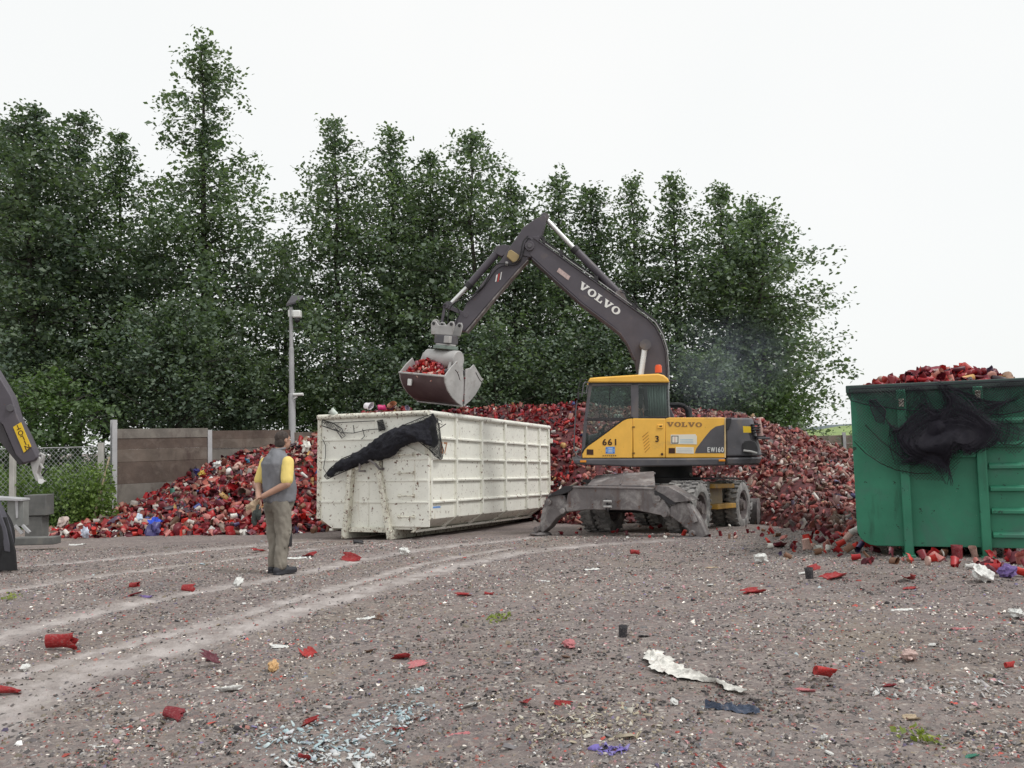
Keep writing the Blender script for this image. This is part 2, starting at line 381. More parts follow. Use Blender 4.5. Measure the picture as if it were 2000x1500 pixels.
def rotmats(n, tilt=None):
    """random rotations; tilt (rad) limits the lean off vertical"""
    a = rng.uniform(0, 2*math.pi, n)
    if tilt is None:
        q = rng.normal(size=(n,4)); q /= np.linalg.norm(q, axis=1)[:,None]; w_, x, y, z = q.T
        return np.stack([1-2*(y*y+z*z),2*(x*y-z*w_),2*(x*z+y*w_),2*(x*y+z*w_),1-2*(x*x+z*z),2*(y*z-x*w_),2*(x*z-y*w_),2*(y*z+x*w_),1-2*(x*x+y*y)],1).reshape(n,3,3)
    c, s = np.cos(a), np.sin(a); Z = np.zeros(n); O = np.ones(n)
    Rz = np.stack([c,-s,Z,s,c,Z,Z,Z,O],1).reshape(n,3,3)
    b = rng.normal(0, tilt, n); c, s = np.cos(b), np.sin(b); Rx = np.stack([O,Z,Z,Z,c,-s,Z,s,c],1).reshape(n,3,3)
    b = rng.normal(0, tilt, n); c, s = np.cos(b), np.sin(b); Ry = np.stack([c,Z,s,Z,O,Z,-s,Z,c],1).reshape(n,3,3)
    return Rz@Rx@Ry
def chipvar():
    n = 5; a = np.sort(rng.uniform(0, 2*math.pi, n))+rng.uniform(0,.2,n); r = rng.uniform(.55, 1, n)
    top = np.stack([r*.8*np.cos(a), r*.8*np.sin(a), np.full(n, .5)+rng.uniform(-.15,.15,n)], 1)
    bot = np.stack([r*np.cos(a), r*np.sin(a), np.full(n, -.5)], 1)
    v = np.concatenate([top, bot, [[0,0,.62]]]); f = [(i,(i+1)%n,2*n,2*n) for i in range(n)]+[(n+i,n+(i+1)%n,(i+1)%n,i) for i in range(n)]
    return v, np.array(f)
def tri_variants(vs):
    """split quads (with a repeated index) into triangles"""
    o = []
    for v, f in vs:
        t = []
        for q in f:
            t.append((q[0],q[1],q[2]))
            if q[3] != q[2] and q[3] != q[0]: t.append((q[0],q[2],q[3]))
        o.append((np.array(v, dtype=float), np.array(t)))
    return o
chips = tri_variants([chipvar() for _ in range(10)])
N = 21000
Yd = 3.7+(rng.random(N)**1.45)*14.5
Xd = (rng.random(N)-.5)*2*(Yd*.64+.3)
tmk, _ = track_mask(Xd, Yd); keep = (rng.random(N) > tmk*.8) & (vnoise(Xd, Yd, .8, 9, 3) > rng.random(N)*.75)
Xd = Xd[keep]; Yd = Yd[keep]; N = len(Xd); zd, _ = ground_height(Xd, Yd)
size = rng.lognormal(-4.66, .42, N)*(1+.03*Yd); scl = np.stack([size*rng.uniform(.8,1.6,N), size*rng.uniform(.6,1.1,N), size*rng.uniform(.2,.55,N)], 1)
pal = np.array([(.085,.082,.088),(.15,.145,.148),(.20,.19,.195),(.28,.27,.265),(.38,.37,.36),(.19,.165,.13),(.22,.11,.10),(.30,.07,.06),(.35,.20,.22),(.60,.58,.56),(.78,.77,.75),(.16,.14,.24),(.30,.38,.42),(.035,.033,.035)])
pw = np.array([.14,.19,.18,.13,.07,.12,.055,.026,.035,.016,.008,.012,.004,.06]); pw /= pw.sum()
cc = pal[rng.choice(len(pal), N, p=pw)]*rng.uniform(.7,1.55,(N,1))
link('gravel_chips', scatter('gravel_chips', chips, np.stack([Xd,Yd,zd+size*.12],1), rotmats(N, .35), scl, cc, Mpebble))
tag(bpy.data.objects['gravel_chips'], kind='stuff')
# the finer flakes between them
def flakevar():
    n = 4; a = np.arange(n)*math.pi/2+rng.uniform(-.5,.5,n); r = rng.uniform(.5, 1, n)
    return np.concatenate([np.stack([r*np.cos(a), r*np.sin(a), np.full(n,-.5)], 1), [[rng.uniform(-.25,.25), rng.uniform(-.25,.25), .5]]]), np.array([(i,(i+1)%n,n) for i in range(n)])
flakes = [flakevar() for _ in range(12)]
N = 135000
Yd = 3.7+(rng.random(N)**1.6)*13.5; Xd = (rng.random(N)-.5)*2*(Yd*.63+.3)
tmk, _ = track_mask(Xd, Yd); keep = (rng.random(N) > tmk*.9); Xd = Xd[keep]; Yd = Yd[keep]; N = len(Xd); zd, _ = ground_height(Xd, Yd)
size = rng.lognormal(-4.62, .38, N)*(1+.03*Yd); scl = np.stack([size*rng.uniform(.9,1.6,N), size*rng.uniform(.6,1.1,N), size*rng.uniform(.35,.9,N)], 1)
tone = .35+1.35*vnoise(Xd, Yd, .55, 21, 4)
cc = pal[rng.choice(len(pal), N, p=pw)]*rng.uniform(.45,1.45,(N,1))*tone[:,None]*np.array([1.30,1.22,1.14])
link('gravel_flakes', scatter('gravel_flakes', flakes, np.stack([Xd,Yd,zd+size*.16],1), rotmats(N, .30), scl, cc, Mpebble))
tag(bpy.data.objects['gravel_flakes'], kind='stuff')
# pale dusty shatter patches of ground-up plastic
def shatter(px, py, rx, ry, n, pal2, label, name='plastic_shatter'):
    c = gp(px, py); n2 = n; a = rng.uniform(0, 2*math.pi, n2); r = rng.random(n2)**.7
    x = c.x+rx*r*np.cos(a); y = c.y+ry*r*np.sin(a); z, _ = ground_height(x, y)
    s = rng.lognormal(-4.5, .5, n2); sc3 = np.stack([s*1.3, s*.9, s*.25], 1)
    p = np.array(pal2)[rng.integers(0, len(pal2), n2)]
    tag(link(name, scatter(name, chips, np.stack([x,y,z+.012],1), rotmats(n2,.45), sc3, p, Mpebble)), kind='stuff')
paleb = [(.42,.55,.58),(.55,.64,.65),(.62,.64,.66),(.35,.42,.46)]
shatter(640, 1445, .42, .35, 330, paleb, ''); shatter(775, 1395, .25, .22, 150, paleb, ''); shatter(650,1490,.3,.12,130,[(.7,.7,.69),(.6,.62,.62)],'')
shatter(1150, 1410, .45, .35, 260, [(.50,.44,.32),(.42,.36,.27),(.6,.56,.48)], ''); shatter(1880, 1345, .6, .25, 160, [(.66,.65,.63),(.5,.47,.46)], '')
shatter(1190, 1466, .1, .08, 60, [(.20,.16,.45),(.28,.24,.5)], ''); shatter(800, 1350, .12, .1, 40, paleb, '')
# ================================================================== PLASTIC ITEMS
def cupvar(crush, L=1.0, rad=.36, seg=12, rings=5, closed=True, ragged=.0):
    """grave-light cup, height L (z), crushed; returns quads"""
    r = rng
    zs = list(np.linspace(0, L, rings)); V = []; bend = r.normal(0, .25*crush); fl = 1-crush*r.uniform(.3,.8)
    tw = r.uniform(0, math.pi); dents = [(r.uniform(0, L), r.uniform(0, 6.28), r.uniform(.1,.35)*crush) for _ in range(3)]
    for i, z in enumerate([0]+zs):
        rr = rad*(.02 if (i == 0 and closed) else 1)*(1+.08*(z/L)); 
        if i == len(zs): rr *= 1.1
        for k in range(seg):
            a = 2*math.pi*k/seg; x = rr*math.cos(a); y = rr*math.sin(a); d = 0
            for dz, da, dd in dents:
                d += dd*math.exp(-((z-dz)/.25)**2)*max(0, math.cos(a-da))**2
            x *= 1-d*1.6; y *= 1-d*1.6; f = 1-(1-fl)*(z/L*.7+.3)
            xx = x*math.cos(tw)-y*math.sin(tw); yy = (x*math.sin(tw)+y*math.cos(tw))*f; xx *= 1+.35*(1-f)
            zz = z+(r.uniform(-ragged,ragged) if i == len(zs) else 0)
            V.append((xx+bend*(z/L)**2*.5, yy, zz-.5*L))
    nr = len(zs)+1; F = []
    for i in range(nr-1):
        for k in range(seg): F.append((i*seg+k, i*seg+(k+1)%seg, (i+1)*seg+(k+1)%seg, (i+1)*seg+k))
    return np.array(V), np.array(F)
def shardvar(arc=2.2, L=1.0, rad=.4, na=7, nl=5):
    V = []; a0 = rng.uniform(0, 6); skew = rng.normal(0,.15)
    e0 = rng.uniform(-.18,.18,na+1); e1 = rng.uniform(-.22,.22,na+1)
    for j in range(nl+1):
        for i in range(na+1):
            t = j/nl; a = arc*(i/na-.5)*(1+rng.uniform(-.05,.05)); z = (-.5+e0[i])*(1-t)+(.5+e1[i])*t
            rr = rad*(1+.25*math.sin(3*t+a0)*skew*3); V.append((rr*math.sin(a), L*z, rr*(1-math.cos(a))*.9+.03*math.sin(7*t+i)))
    F = [(j*(na+1)+i, j*(na+1)+i+1, (j+1)*(na+1)+i+1, (j+1)*(na+1)+i) for j in range(nl) for i in range(na)]
    return np.array(V), np.array(F)
def capvar(seg=14, rad=.5, h=.22):
    P = [(.0001,h/2),(rad*.85,h/2),(rad,h*.3),(rad,-h/2),(rad*.88,-h/2),(rad*.85,h*.2)]; V = []
    for r_, z in P:
        for k in range(seg): a = 2*math.pi*k/seg; V.append((r_*math.cos(a), r_*math.sin(a), z))
    F = [(i*seg+k, (i+1)*seg+k, (i+1)*seg+(k+1)%seg, i*seg+(k+1)%seg) for i in range(len(P)-1) for k in range(seg)]
    return np.array(V), np.array(F)
def bagvar(n=10, m=8, rough=.28):
    V = []; F = []
    sd = rng.uniform(0, 100)
    for i in range(m+1):
        for k in range(n):
            a = math.pi*i/m; t = 2*math.pi*k/n; d = Vector((math.sin(a)*math.cos(t), math.sin(a)*math.sin(t), math.cos(a)))
            q = 1+rough*2.2*mnoise.noise(d*2.1+Vector((sd,0,0))); V.append((d.x*.5*q, d.y*.4*q, d.z*.3*q))
    for i in range(m):
        for k in range(n): F.append((i*n+k, (i+1)*n+k, (i+1)*n+(k+1)%n, i*n+(k+1)%n))
    return np.array(V), np.array(F)
def filmvar(L=1.0, W=.3, nl=26, nw=9, amp=.06):
    V = []; sd = rng.uniform(0, 50)
    for j in range(nl+1):
        t = j/nl; c = .10*math.sin(3*t+sd); wv = W*(.35+.65*math.sin(math.pi*min(1,t*1.15+.08))**.6)*(1+.3*mnoise.noise(Vector((t*6,sd,0))))
        for i in range(nw+1):
            u = i/nw-.5; ed = W*(.16*mnoise.noise(Vector((t*22,u*3,sd)))+.22*mnoise.noise(Vector((t*7,u*2,sd+4))))*abs(u)*2.6
            V.append((c+u*wv+ed, (t-.5)*L, amp*(.6+abs(mnoise.noise(Vector((u*9*W/.3,t*7,sd))))*2.2+.5*mnoise.noise(Vector((u*22,t*20,sd+9))))*(1-abs(u)*1.3)))
    F = [(j*(nw+1)+i, j*(nw+1)+i+1, (j+1)*(nw+1)+i+1, (j+1)*(nw+1)+i) for j in range(nl) for i in range(nw)]
    return np.array(V), np.array(F)
far_vars = [cupvar(rng.uniform(.3,1.1), seg=8, rings=2, ragged=.08) for _ in range(9)]+[shardvar(rng.uniform(1.3,3.2), na=5, nl=3) for _ in range(8)]+[bagvar(7,5) for _ in range(2)]+[capvar(9)]
near_vars = [cupvar(rng.uniform(.1,.9), ragged=.06) for _ in range(9)]+[shardvar(rng.uniform(1.5,3.4)) for _ in range(5)]+[bagvar(), capvar()]
redpal = np.array([(.30,.012,.016),(.38,.020,.020),(.46,.045,.035),(.22,.010,.016),(.13,.010,.018),(.085,.02,.03),(.42,.13,.10),(.50,.24,.19),(.55,.36,.30),(.40,.30,.25),(.26,.16,.11),(.62,.55,.50),(.74,.72,.68),(.06,.04,.05),(.12,.08,.13),(.36,.10,.13),(.05,.07,.22),(.05,.16,.12),(.55,.33,.12)])
redw = np.array([.13,.09,.05,.15,.14,.08,.07,.045,.025,.03,.05,.018,.02,.07,.02,.07,.008,.004,.008]); redw /= redw.sum()
# ------------------------------------------------------------------ pile shape
crest_px = [(60,1046,25.0),(230,1004,25.6),(300,973,26.3),(400,913,27.4),(470,884,28.1),(560,874,29.2),(600,862,29.5),(632,846,30),(660,832,30),(700,826,29.5),(800,812,29.5),(900,797,29),(960,792,28.6),(1060,790,28.3),(1130,790,28),(1240,795,27.8),(1340,800,27.5),(1440,806,27),(1500,830,26.8),(1560,840,26.5),(1600,860,26.3),(1665,885,26),(1760,915,26),(1900,960,25.5),(2060,1010,25)]
front_px = [(60,1052),(110,1052),(200,1050),(400,1046),(520,1044),(620,1040),(760,1030),(1000,1014),(1180,1030),(1300,1016),(1400,1012),(1500,1026),(1570,1036),(1680,1046),(1800,1050),(2060,1055)]
cr3 = [dp(*c) for c in crest_px]; fr3 = [gp(*c) for c in front_px]
cra = [math.atan2(p.x, p.y) for p in cr3]; fra = [math.atan2(p.x, p.y) for p in fr3]
crd = [math.hypot(p.x, p.y) for p in cr3]; crz = [p.z for p in cr3]; frd = [math.hypot(p.x, p.y) for p in fr3]
def pile_h(A, D):
    """A: bearing from the yard entrance, D: distance -> height of the heap"""
    d0 = np.interp(A, fra, frd); d1 = np.interp(A, cra, crd); z1 = np.interp(A, cra, crz)
    t = (D-d0)/(d1-d0); g = np.interp(D*np.cos(A), GY, GZ)
    up = g+(z1-g)*np.where(t < 1, 1-(1-np.clip(t,0,1))**1.15, 1-np.clip(t-1,0,9)*.35)
    return np.where(t < 0, g-.05, up), t
na, nd = 260, 110
A_ = np.linspace(fra[0], fra[-1], na); T_ = np.linspace(-.02, 1.35, nd)
AA, TT = np.meshgrid(A_, T_); DD = np.interp(AA, fra, frd)+TT*(np.interp(AA, cra, crd)-np.interp(AA, fra, frd))
HH, _ = pile_h(AA, DD); HH = HH+(vnoise(AA*20, DD, 1.3, 5, 4)-.5)*.28*np.clip(TT*3, 0, 1)-.06
V = np.stack([(np.sin(AA)*DD).ravel(), (np.cos(AA)*DD).ravel(), HH.ravel()], 1)
ii = (np.arange(nd-1)[:,None]*na+np.arange(na-1)[None,:]).ravel(); F = np.stack([ii, ii+1, ii+na+1, ii+na], 1)
Mpilebase = mat('compacted_red_plastic', (.11,.028,.03), .7, var=.6, scale=9, dirt=((.05,.03,.035),.5,6), bump=1.0, bscale=12)
tag(link('plastic_heap', np_mesh('plastic_heap', V, F, Mpilebase, smooth=True)), kind='stuff')
def heap_items(n, a0, a1, t0, t1, smin=.09, smax=.17):
    a = rng.uniform(a0, a1, n); t = t0+(t1-t0)*rng.random(n); d0 = np.interp(a, fra, frd); d = d0+t*(np.interp(a, cra, crd)-d0)
    h, _ = pile_h(a, d); h = h+(vnoise(a*20, d, 1.3, 5, 4)-.5)*.28*np.clip(t*3, 0, 1)-.06
    s = rng.uniform(smin, smax, n); return a, t, d, h, s
n = 15500
a, t, d, h, s = heap_items(n, fra[0], fra[-1], -.01, 1.12)
patch = vnoise(np.sin(a)*d, h*3+d, .6, 12, 3)
w2 = redw.copy(); pk = rng.choice(len(redpal), n, p=w2)
lightened = rng.random(n) < np.clip((patch-.55)*2.5, 0, .3); pk[lightened] = rng.choice([6,7,8,9,10,11], lightened.sum())
cols = redpal[pk]*rng.uniform(.5,1.25,(n,1)); right = (a > 0.08)
cols = np.where(right[:,None], cols*.72+np.array([.105,.072,.060])*rng.uniform(.3,1.6,(n,1)), cols)   # older, dustier plastic on the right of the heap
s = s*np.where(a < -.12, 1.15, .82)*rng.lognormal(0,.2,n)
scl = np.stack([s*rng.uniform(.8,1.2,n), s*rng.uniform(.7,1.1,n), s*rng.uniform(.9,1.7,n)], 1)
X = np.sin(a)*d; Yq = np.cos(a)*d
link('heaped_cups', scatter('heaped_cups', tri_variants(far_vars), np.stack([X, Yq, h+s*.25+rng.uniform(0,.05,n)],1), rotmats(n), scl, cols, Mcups))
tag(bpy.data.objects['heaped_cups'], kind='stuff')
# ------------------------------------------------------------------ single countable pieces
def objmat(name, stops, rough=.4):
    m = bpy.data.materials.new(name); nt, b = nodes(m); oi = nt.nodes.new('ShaderNodeObjectInfo')
    c = ramp(nt, oi.outputs['Random'], stops); nt.node_tree if False else None
    c = mixc(nt, 1.0, c, ramp(nt, noise_n(nt, 3, 4), [(.3,.65),(.7,1.1)]), 'MULTIPLY')
    nt.links.new(c, b.inputs['Base Color']); b.inputs['Roughness'].default_value = rough; return m
Mred_any = objmat('red_cup_plastic', [(0,(.40,.015,.02)),(.2,(.27,.012,.018)),(.35,(.5,.05,.035)),(.5,(.12,.012,.02)),(.62,(.45,.16,.12)),(.75,(.5,.30,.24)),(.85,(.30,.015,.02)),(.93,(.66,.62,.58)),(1,(.74,.72,.68))])
def vmesh(name, var, m):
    v, f = var; me = np_mesh(name, v, f, m, smooth=True)
    me.set_sharp_from_angle(angle=R(50)); return me
ind_meshes = [vmesh('plastic_cup', v, Mred_any) for v in near_vars]
def put(name, me, p, size, label, cat, group=None, e=None, lift=.3, rest=True):
    o = link(name, me); e = e or (rng.uniform(0,6.28), rng.uniform(0,6.28), rng.uniform(0,6.28))
    o.rotation_euler = e; o.scale = (size,)*3 if not hasattr(size,'__len__') else size
    o.location = p
    if rest:
        Mx = Euler(e).to_matrix() @ Matrix.Diagonal(o.scale); zmin = min((Mx@v.co).z for v in me.vertices); o.location = (p[0],p[1],p[2]-zmin-.006)
    return tag(o, label, cat, group)
INDC = [('red',(.36,.015,.018),5),('bright red',(.50,.03,.02),3),('dark red',(.17,.012,.02),4),('maroon',(.10,.015,.025),3),('pink',(.46,.17,.15),3),('pale pink',(.52,.34,.29),2),('whitish',(.66,.63,.58),2),('brown',(.20,.10,.06),2),('dark violet',(.07,.05,.12),1)]
INDM = [mat('scrap_'+n_.replace(' ','_'), c_, .42, var=.3, scale=9) for n_, c_, _ in INDC]; INDW = np.array([w_ for *_, w_ in INDC], float); INDW /= INDW.sum()
INDK = ['crushed cup']*9+['curved shard']*5+['crumpled lump','cap']; IND = {}
def individual(p, s, where, group, flat=False):
    ci = rng.choice(len(INDC), p=INDW); k = int(rng.integers(len(near_vars)))
    if (ci, k) not in IND: IND[(ci, k)] = vmesh('plastic_piece', near_vars[k], INDM[ci])
    kd = INDK[k]; name, cat = {'crushed cup':('plastic_cup','plastic cup'),'curved shard':('plastic_shard','shard'),'crumpled lump':('plastic_scrap','scrap'),'cap':('bottle_cap','cap')}[kd]
    put(name, IND[(ci,k)], p, s, ('small ' if (max(s) if hasattr(s,'__len__') else s) < .1 else '')+INDC[ci][0]+' '+kd+' '+where, cat, group)
for i in range(115):                                  # foot of the heap, left of the white container
    px = rng.uniform(105, 625); a = math.atan2(*gp(px,1046).xy); dd = np.interp(a, fra, frd)-.35+rng.random()**1.3*2.1
    h_, t_ = pile_h(a, dd); x, y = math.sin(a)*dd, math.cos(a)*dd; z = max(float(h_)+.05, gh(x,y))
    wh = 'at the far left foot of the heap' if px < 220 else ('at the heap foot below the sleeper wall' if px < 350 else ('at the heap foot left of the man' if px < 500 else 'at the heap foot between man and white container'))
    individual((x,y,z), rng.uniform(.11,.19), wh, 'crushed pieces at the left foot of the heap')
for i in range(135):                                   # strewn beside and in front of the green container
    px = 1490+rng.random()**.9*520; py = 1036+rng.random()**1.2*58+max(0,px-1560)*.085
    g = gp(px, py); wh = 'on the gravel between excavator and green container' if px < 1640 else ('by the left foot of the green container' if px < 1840 else 'by the right foot of the green container')
    individual((g.x,g.y,gh(g.x,g.y)), (lambda q: (q*rng.uniform(.8,1.1), q*rng.uniform(.5,1), q))(rng.uniform(.085,.155)), wh, 'pieces strewn beside the green container')
for i in range(30):
    px = 1080+rng.random()*420; py = 1030+rng.random()*22; g = gp(px, py)
    individual((g.x,g.y,gh(g.x,g.y)), rng.uniform(.05,.10), 'on the ground under the excavator', 'pieces on the ground under the excavator')
# ================================================================== TREES
def leafcloud(name, centers, rad, per, size, mt, flat=.55, up=.5):
    C = np.repeat(np.asarray(centers, dtype=float), per, 0); r = np.repeat(np.asarray(rad, dtype=float), per); n = len(C)
    d = np.clip(rng.normal(size=(n,3)), -1.7, 1.7)*np.stack([r,r,r*flat],1)*.55; P = C+d
    nrm = rng.normal(size=(n,3)); nrm[:,2] = np.abs(nrm[:,2])+up; nrm /= np.linalg.norm(nrm,axis=1)[:,None]
    t = rng.normal(size=(n,3)); t -= (t*nrm).sum(1)[:,None]*nrm; t /= np.linalg.norm(t,axis=1)[:,None]; b = np.cross(nrm, t)
    s = rng.lognormal(math.log(size), .28, n)[:,None]
    V = np.stack([P-t*s*.62, P+b*s*.42-t*s*.05+nrm*s*.06, P+t*s*.62-nrm*s*.1, P-b*s*.42-t*s*.05+nrm*s*.06], 1).reshape(-1,3)
    return np_mesh(name, V, np.arange(n*4).reshape(n,4), mt)
TREES = []
def tree(name, px, top, Y, prof, label, leaf=Mleaf, group='trees behind the heap', dens=1.0, droop=.25, leafsize=.12, gap=.06, trunk=True, cat='tree', lean=0, bushy=False, baseline=None, step=.36):
    """prof: list of (pixel row, half width in pixels)"""
    base = dp(px, 850, Y); z0 = gz(Y); P = Vector((base.x, Y, z0)); mpp = Y/FPX*1.0
    def zof(py): return dp(px, py, Y).z-z0
    zt = zof(top); pz = [zof(p[0]) for p in prof][::-1]; pw_ = [max(.12, p[1]*mpp*1.24-.10) for p in prof][::-1]
    root = empty(name, Matrix.Translation(P), label, cat, group)
    tr = MB(); r0 = .010*zt+.03
    wob = [Vector((0,0,-.1))]+[Vector((rng.normal(0,.07)+lean*zt*f*f, rng.normal(0,.07), zt*f)) for f in np.linspace(.12, .97, 9)]
    if trunk: tr.tube(wob, [r0*(1.12-f) for f in np.linspace(0, 1, 10)], 7)
    cen = []; rad = []; z = pz[0]*1.0
    while z < zt*.995:
        hw = float(np.interp(z, pz, pw_)); nb = max(4, int(4+hw*1.75*dens))
        off = rng.uniform(0, 6.28); tw = wob[min(9, int(z/zt*9))]
        for k in range(nb):
            az = off+k*2.4+rng.normal(0,.35); L = hw*(rng.uniform(.66, 1.12) if rng.random() > .35 else rng.uniform(.3,.7))
            L *= .95+.65*mnoise.noise(Vector((math.cos(az)*1.3+px, math.sin(az)*1.3, z*.55)))
            if rng.random() < gap*1.3+.03: continue
            rise = rng.uniform(.05,.45) if not bushy else rng.uniform(.2,.8); m = max(2, int(L/.30)); pts = []
            for j in range(m+1):
                f = j/m; pts.append(Vector((tw.x+math.cos(az)*L*f, tw.y+math.sin(az)*L*f, z+L*rise*f-L*droop*f*f+rng.normal(0,.03))))
            if trunk and k % 2 == 0: tr.tube([pts[0], pts[len(pts)//2], pts[-1]], [max(.012,.03*L*.4), .016, .006], 3, cap=False)
            for j, q in enumerate(pts):
                f = j/m
                if f < .22 and L > 1.2: continue
                sp = .10+.10*(1-f)*min(1,L/2)
                if rng.random() < .10: continue
                cen.append((q.x+rng.normal(0,sp), q.y+rng.normal(0,sp), q.z+rng.normal(0,.20))); rad.append(rng.uniform(.24,.46)+.20*min(1,L/2.5)*(1-abs(f-.5)))
        z += step*rng.uniform(.7,1.3)
    for _ in range(4): cen.append((wob[-1].x+rng.normal(0,.08), wob[-1].y, zt-abs(rng.normal(0,.35)))); rad.append(.25)
    if trunk: part('trunk', tr, Mbark, root, smooth=50)
    link('crown', leafcloud('crown', cen, rad, max(10,int(14*dens)), leafsize*1.1, leaf, .62, .6), root)
    return root
L = 'behind the heap'
tree('alder_tree', 400, 76, 36, [(76,8),(110,34),(160,62),(200,72),(240,64),(275,52),(330,92),(400,125),(470,150),(560,180),(660,200),(760,200),(845,190)], 'tallest tree, with a thin pointed see-through top, standing left of the lamp post', gap=.12, leafsize=.13)
tree('alder_tree', 62, 212, 33, [(212,24),(240,60),(300,105),(380,135),(480,150),(600,150),(700,150),(800,150)], 'broad dark round-topped tree at the left edge behind the wire fence', leaf=Mleafd, dens=1.15)
tree('alder_tree', 148, 222, 35, [(222,24),(255,44),(320,62),(420,92),(560,120),(700,130),(800,130)], 'dark tree with a blunt top just right of the broad left-edge tree', leaf=Mleafd)
tree('alder_tree', 236, 266, 36, [(266,8),(300,30),(340,44),(400,62),(500,95),(640,120),(800,130)], 'small-headed dark tree with a narrow conical top between the left tree and the tallest tree')
tree('alder_tree', 20, 240, 38, [(240,20),(300,60),(420,110),(600,150),(800,160)], 'tree whose crown is cut off by the left edge of the photo')
tree('alder_tree', 664, 230, 36, [(230,8),(262,34),(285,26),(310,66),(380,98),(470,118),(560,130),(660,140),(800,140)], 'pointed tree right of the lamp post, highest of the row over the white container', gap=.10)
tree('alder_tree', 772, 250, 37, [(250,14),(275,34),(320,58),(400,82),(500,100),(640,115),(800,120)], 'tree with a ragged rounded top, second in the row from the lamp post')
tree('alder_tree', 852, 300, 37.5, [(300,12),(330,38),(400,68),(500,95),(640,110),(800,115)], 'lower tree between the ragged rounded top and the forked top over the grab')
tree('alder_tree', 932, 264, 36.5, [(264,10),(285,48),(330,62),(360,78),(420,100),(520,112),(640,118),(800,120)], 'tree with a forked leaning top above the clamshell grab', gap=.1)
tree('alder_tree', 1012, 350, 38, [(350,12),(390,44),(450,70),(560,92),(680,100),(800,110)], 'low sloping tree left of the excavator boom tip', leaf=Mleafd)
tree('alder_tree', 1105, 344, 37, [(344,12),(365,42),(420,62),(500,82),(640,100),(800,110)], 'round-topped tree directly behind the excavator boom cylinder')
tree('alder_tree', 1172, 366, 38, [(366,12),(400,34),(460,60),(560,90),(700,100),(820,110)], 'narrow tree behind the middle of the excavator boom', leaf=Mleafd)
tree('alder_tree', 1250, 350, 36.5, [(350,10),(375,28),(420,48),(470,60),(560,88),(680,105),(820,115)], 'slim tree with two small top tufts above the bend of the boom', gap=.1)
tree('alder_tree', 1332, 342, 36, [(342,5),(365,18),(395,30),(430,50),(500,78),(600,105),(700,115),(820,120)], 'tree with a spruce-like pointed tip above the cab', gap=.12)
tree('alder_tree', 1430, 366, 36, [(366,10),(385,30),(420,60),(470,92),(560,120),(680,135),(820,130)], 'wide tree with two ragged tips right of the boom', gap=.12)
tree('alder_tree', 1500, 405, 35, [(405,20),(440,58),(500,98),(560,118),(640,138),(700,146),(740,132),(790,118),(840,85)], 'wide spreading outermost tree on the right, its boughs reaching towards the green container', gap=.14, droop=.15, dens=1.0)
tree('alder_tree', 1480, 390, 39, [(390,8),(420,30),(480,60),(600,100),(800,120)], 'thin tree behind the two-tipped wide tree')
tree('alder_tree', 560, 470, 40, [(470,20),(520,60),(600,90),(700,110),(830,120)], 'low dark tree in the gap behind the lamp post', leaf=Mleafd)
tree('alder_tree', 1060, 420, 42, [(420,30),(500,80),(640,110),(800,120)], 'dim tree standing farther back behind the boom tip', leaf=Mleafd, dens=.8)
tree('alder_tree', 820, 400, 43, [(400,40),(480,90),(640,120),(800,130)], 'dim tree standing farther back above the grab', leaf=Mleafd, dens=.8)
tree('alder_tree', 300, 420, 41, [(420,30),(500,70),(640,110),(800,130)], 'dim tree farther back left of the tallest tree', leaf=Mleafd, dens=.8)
G2 = 'bushes behind the sleeper wall and heap'
def bush(px, top, Y, prof, label, leaf=Mleaf, size=.10, dens=1.2, low=False): tree('bush', px, top, Y, prof, label, leaf, G2, dens, .1, size, .03, True, 'bush', 0, True, step=.28)
bush(330, 600, 32, [(600,20),(640,60),(700,110),(760,140),(860,150)], 'big dark rounded bush over the left end of the sleeper wall', Mleafd)
bush(120, 735, 29, [(735,20),(770,60),(820,90),(900,100),(960,90)], 'paler green bush behind the wire fence', Mleafg)
bush(20, 760, 30, [(760,30),(800,60),(900,90),(980,90)], 'dull green bush behind the fence at the left edge', Mleafg)
bush(480, 690, 34, [(690,20),(730,70),(790,95),(870,100)], 'round dark bush left of the lamp post foot', Mleaf)
bush(612, 740, 34.5, [(740,14),(775,40),(830,70),(880,80)], 'small bush between the lamp post and the white container', Mleafg)
bush(740, 690, 34, [(690,30),(740,80),(800,100),(860,110)], 'dark bush behind the white container left of the grab', Mleafd)
bush(975, 640, 33.5, [(640,24),(680,60),(740,85),(800,95),(850,100)], 'green bush right of the clamshell grab over the heap', Mleaf)
bush(1090, 660, 34, [(660,20),(700,60),(760,90),(840,100)], 'dark bush between the grab and the cab', Mleafd)
bush(1400, 695, 32.5, [(695,16),(725,55),(770,85),(830,95)], 'light bush with round clumps above the engine hood', Mleaf)
bush(1530, 758, 32, [(758,20),(785,55),(820,80),(870,90)], 'low bush with bright leaves above the right slope of the heap', Mleafg)
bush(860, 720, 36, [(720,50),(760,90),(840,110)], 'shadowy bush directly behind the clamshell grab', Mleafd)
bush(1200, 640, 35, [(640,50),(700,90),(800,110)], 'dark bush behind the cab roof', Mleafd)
bush(205, 700, 33, [(700,40),(760,70),(860,90)], 'dark bush behind the left post of the sleeper wall', Mleafd)
